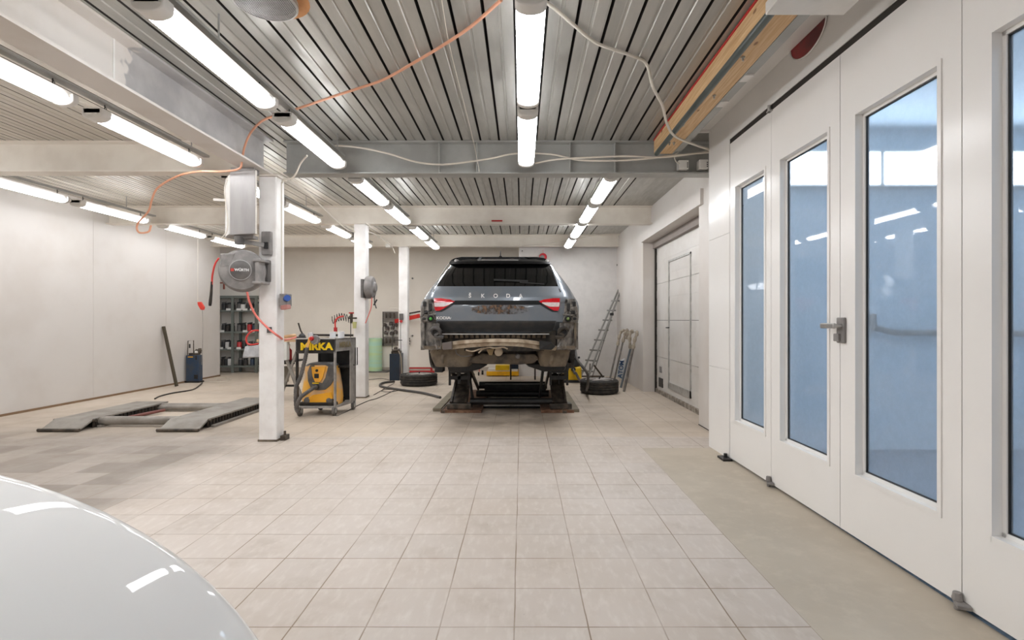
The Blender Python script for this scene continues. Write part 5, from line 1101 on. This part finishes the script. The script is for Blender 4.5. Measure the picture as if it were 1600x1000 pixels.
L0, L1 = Vector((P(905, 592, 10.6).x, 10.6, .0)), P(969, 447, 11.25); R0, R1 = Vector((P(916, 592, 10.4).x, 10.35, .0)), P(972.5, 447, 11.15)
for a, b in ((L0, L1), (R0, R1)): B().bar(a, b, .03, .06, up=(0, 1, 0)).build('rail', mat('ladder_aluminium', (150, 148, 143), .4, .4, dirt=(110, 106, 100), dscale=12), la)
for k in range(8): u = .1 + .105 * k; B().bar(L0.lerp(L1, u) + Vector((-.05, 0, 0)), R0.lerp(R1, u) + Vector((.05, 0, 0)), .03, .03).build('rung', MATS['ladder_aluminium'], la)
S0, S1 = Vector((P(928, 592, 10.6).x, 10.9, .02)), P(961, 478, 11.2); B().bar(S0, S1, .022, .04, up=(0, 1, 0)).build('rear_rail', MATS['ladder_aluminium'], la)
B().bar(P(926, 568, 10.8), P(942, 589, 10.9), .022, .03).bar(P(908, 588, 10.7), P(944, 588, 10.9), .022, .03).bar(P(922, 568, 10.7), P(921, 590, 10.7), .02, .02).build('foot_brace', m_liftd, la)
B().box(P(952, 0, 11).x, P(957, 0, 11).x, 10.85, 10.95, P(0, 493, 11).z, P(0, 489, 11).z).build('ladder_hinge', m_black, la)
m_pole = mat('worn_pole', (128, 120, 112), .5, .3, dirt=(86, 80, 76), dscale=10, damt=.8)
def pole(a, b, y0, y1, r, label, hd, m=None):
    A_ = Vector((P(a[0], a[1], y0).x, y0, 0.0 if a[2] else P(a[0], a[1], y0).z)); B__ = P(b[0], b[1], y1); t = thing('support_stand', label, 'stand', A_)
    B().cyl(A_, B__, r).build('pole', m or m_pole, t, smooth=True)
    pts = spline([P(x, y, y1) for x, y in hd], 5); B().tube(pts, .03, 8, radii=[.028 + .008 * math.sin(i * 1.7) for i in range(len(pts))]).build('wrapped_head', m_fabr, t, smooth=True); return t
pole((951, 590, 1), (965, 540, 0), 9.9, 10.2, .018, 'leftmost wrapped support stand leaning at the far right wall', [(965, 540), (968, 525), (972, 517), (978, 517)])
pole((958, 590, 1), (973, 535, 0), 9.8, 10.0, .017, 'second wrapped support stand from the left at the far right wall', [(973, 535), (977, 520), (981, 516), (979, 530)])
pole((970, 592, 1), (985, 545, 0), 9.45, 9.5, .020, 'third wrapped support stand from the left, bluish grey', [(985, 545), (984, 528), (986, 517), (990, 520)], mat('bluish_pole', (104, 110, 116), .5, .3))
pole((975, 610, 1), (989, 545, 0), 8.95, 9.15, .022, 'rightmost wrapped support stand, nearest the roller door', [(989, 545), (992, 530), (996, 520), (993, 520)])
t = thing('paper_bag', 'white bag with dark vertical lettering between the leaning stands', 'bag', P(972, 590, 10.1)); B().prism([P(963, 590, 10.1), P(967, 566, 10.1), P(977, 560, 10.1), P(976, 585, 10.1), P(972, 592, 10.1)], (0, .1, 0)).build('bag_body', mat('pale_bag', (206, 208, 208), .5), t, bevel=.01); text('lettering', 'ATOM', .12, P(970.5, 577, 10.09), (.12, 0, 1), (-1, 0, .12), m_bluet, t, .001, .003)

# ================================================================ CABLES OVERHEAD
def C_(L, h): return [P(x, y, F * h / (VY - y)) for x, y in L]
cable('orange_cable', [P(783, 0, 2.9), P(735, 42, 3.25), P(690, 72, 3.5), P(650, 96, 3.7), P(600, 124, 3.9), P(560, 138, 4.0), P(520, 151, 4.1), P(470, 168, 4.25), P(440, 178, 4.35), P(411, 188, 4.5), P(392, 207, 4.7), P(382, 230, 4.8), P(378, 252, 4.85), P(373, 264, 4.9), P(345, 268, 5.0), P(310, 268, 5.1), P(278, 275, 5.15), P(247, 293, 5.3), P(237, 313, 5.4), P(232, 330, 5.5), P(215, 350, 5.6), P(217, 363, 5.6), P(232, 362, 5.6), P(236, 352, 5.6)], .010, m_orange, 'orange cable slung across the roof deck from top middle down to the left', n=6)
cable('white_cable', [P(851, 2, 2.95), P(870, 16, 3.05), P(900, 42, 3.25), P(930, 66, 3.5), P(960, 78, 3.6), P(990, 88, 3.7), P(1010, 100, 3.8), P(1020, 135, 3.6), P(1035, 165, 3.9), P(1042, 193, 4.2), P(1055, 213, 4.55), P(1085, 226, 4.85), P(1110, 234, 5.1)], .011, m_cablew, 'thick white cable from the middle lamp across the deck to the booth corner', n=6)
cable('white_cable', [P(508, 229, 5.2), P(535, 228, 5.2), P(570, 232, 5.2), P(610, 241, 5.2), P(650, 253, 5.22), P(690, 257, 5.22), P(730, 253, 5.22), P(770, 247, 5.22), P(805, 240, 5.22), P(860, 241, 5.22), P(905, 250, 5.22), P(960, 251, 5.22), P(1010, 248, 5.2), P(1060, 242, 5.2), P(1110, 238, 5.15)], .009, m_cablew, 'white cable sagging along the front of the nearest grey cross beam', n=5)
cable('white_cable', [P(836, 255, 5.2), P(870, 249, 5.2), P(920, 246, 5.2), P(980, 244, 5.2), P(1030, 246, 5.2), P(1070, 242, 5.2), P(1110, 236, 5.15)], .009, m_cablew, 'second white cable on the right half of the grey cross beam, under the timber', n=5)
cable('white_cable', [P(480, 243, 5.0), P(470, 255, 5.1), P(462, 272, 5.15), P(455, 279, 5.2), P(443, 280, 5.22), P(441, 286, 5.24)], .009, m_cablew, 'short white cable curving from a lamp to the nearest column head')
cable('white_cable', [P(455, 280, 5.3), P(480, 300, 6.0), P(510, 330, 7.0), P(545, 360, 8.0), P(575, 362, 8.6), P(600, 375, 9.8), P(612, 385, 10.8), P(617, 395, 10.9)], .010, m_cablew, 'white cable running from the nearest column back toward the farthest column')
cable('thin_wire', [P(690, 0, 2.95), P(702, 70, 3.45), P(722, 150, 4.2), P(740, 222, 5.1), P(749, 268, 5.15)], .003, m_cablew, 'very thin pale wire hanging in front of the deck, left of the middle lights')
cable('beam_cable', [P(815, 384, 11.0), P(860, 380.5, 11.0), P(930, 367.5, 11.0), P(975, 366, 11.0), P(976, 378, 11.0), P(973, 384, 11.0)], .008, m_cablew, 'white cable along the farthest cream beam above the car')
for i, (x0, x1, y0, y1) in enumerate(((1061, 1076, 250, 264), (1093, 1107, 249, 263))):
    t = thing('junction_box', ('white junction box under the timber end, left of two', 'white junction box next to the booth corner, right of two')[i], 'junction box', P((x0 + x1) / 2, y1, 5.24), 'junction boxes on the grey beam')
    a, b = P(x0, y1, 5.24), P(x1, y0, 5.24); B().box(a.x, b.x, 5.24, 5.33, a.z, b.z).build('box', m_white, t, bevel=.004)
    for k in range(3): B().cyl((b.x - .012, 5.236, a.z + .02 + .02 * k), (b.x - .012, 5.245, a.z + .02 + .02 * k), .006).build('grommet', m_black, t)
cable('box_cable', [P(1064, 257, 5.25), P(1056, 252, 5.22), P(1054, 243, 5.2), P(1060, 238, 5.2)], .005, m_cablew, 'loop of thin white cable at the left junction box')
t = thing('junction_box', 'small white junction box on the beam near the farthest column', 'junction box', P(605, 385, 10.9), 'junction boxes'); B().box(P(602, 0, 11.0).x, P(609, 0, 11.0).x, 11.03, 11.14, P(0, 385, 10.9).z, P(0, 379, 10.9).z).build('box', m_white, t)
t = thing('ceiling_vent', 'round mesh-covered vent in the roof deck near the top left lamp', 'vent', P(424, 18, 2.99)); cv = P(425, 10, F * (CEIL - EYE) / 490); Rv = .175
cv = Vector((cv.x + .0, cv.y - .08, CEIL)); 
B().lathe((cv.x, cv.y, CEIL - .035), [(Rv, .06), (Rv, 0), (Rv - .012, -.004), (Rv - .012, .05)], 40).build('rim', m_alu, t, smooth=True)
B().lathe((cv.x, cv.y, CEIL - .008), [(Rv - .012, 0), (Rv - .012, .004)], 40).build('backing', m_black, t)
ms = B(); k = -.165
while k < .166:
    hw = math.sqrt(max(0, (Rv - .012) ** 2 - k * k)); ms.box(cv.x - hw, cv.x + hw, cv.y + k - .0012, cv.y + k + .0012, CEIL - .037, CEIL - .034).box(cv.x + k - .0012, cv.x + k + .0012, cv.y - hw, cv.y + hw, CEIL - .037, CEIL - .034); k += .0125
ms.build('mesh_grille', m_alu, t)
B().lathe((cv.x + .035, cv.y, CEIL - .006), [(Rv + .0, 0), (Rv + .03, .002), (Rv + .03, .004), (Rv, .005)], 30).build('foam_seal', mat('orange_foam', (196, 140, 92), .9, bump=.5), t)
tag(B().box(P(768, 0, 8.27).x, P(785, 0, 8.27).x, 8.265, 8.28, P(0, 346, 8.27).z, P(0, 344, 8.27).z).build('red_clip', m_redp), 'small red clip on the second cream beam above the car', 'clip')

# ================================================================ FOREGROUND WHITE CAR
C0 = Vector((-1.541, 1.135, EYE - 1.034)); RX, RZ = 1.052, .735
fc = thing('white_car', 'glossy white car body panel filling the lower left foreground', 'car', (C0.x, C0.y, 0))
rows = []
ths = [math.asin(min(1, (z - C0.z) / RZ)) for z in (.28, .34, .40, .46, .52, .58, .64, .70, .75, .80, .84, .87, .895, .915, .928, .936, .9395)]
for th in ths: rows.append([(C0.x + RX * math.cos(th) * math.cos(a), C0.y + (.247 if math.sin(a) > 0 else .9) * math.cos(th) * math.sin(a), C0.z + RZ * math.sin(th)) for a in [2 * math.pi * k / 96 for k in range(96)]])
rows.append([(C0.x + .002 * math.cos(2 * math.pi * k / 96), C0.y + .002 * math.sin(2 * math.pi * k / 96), C0.z + RZ) for k in range(96)])
mb = B().grid(rows, closed=True); mb.build('body', m_whcar, fc, smooth=True)
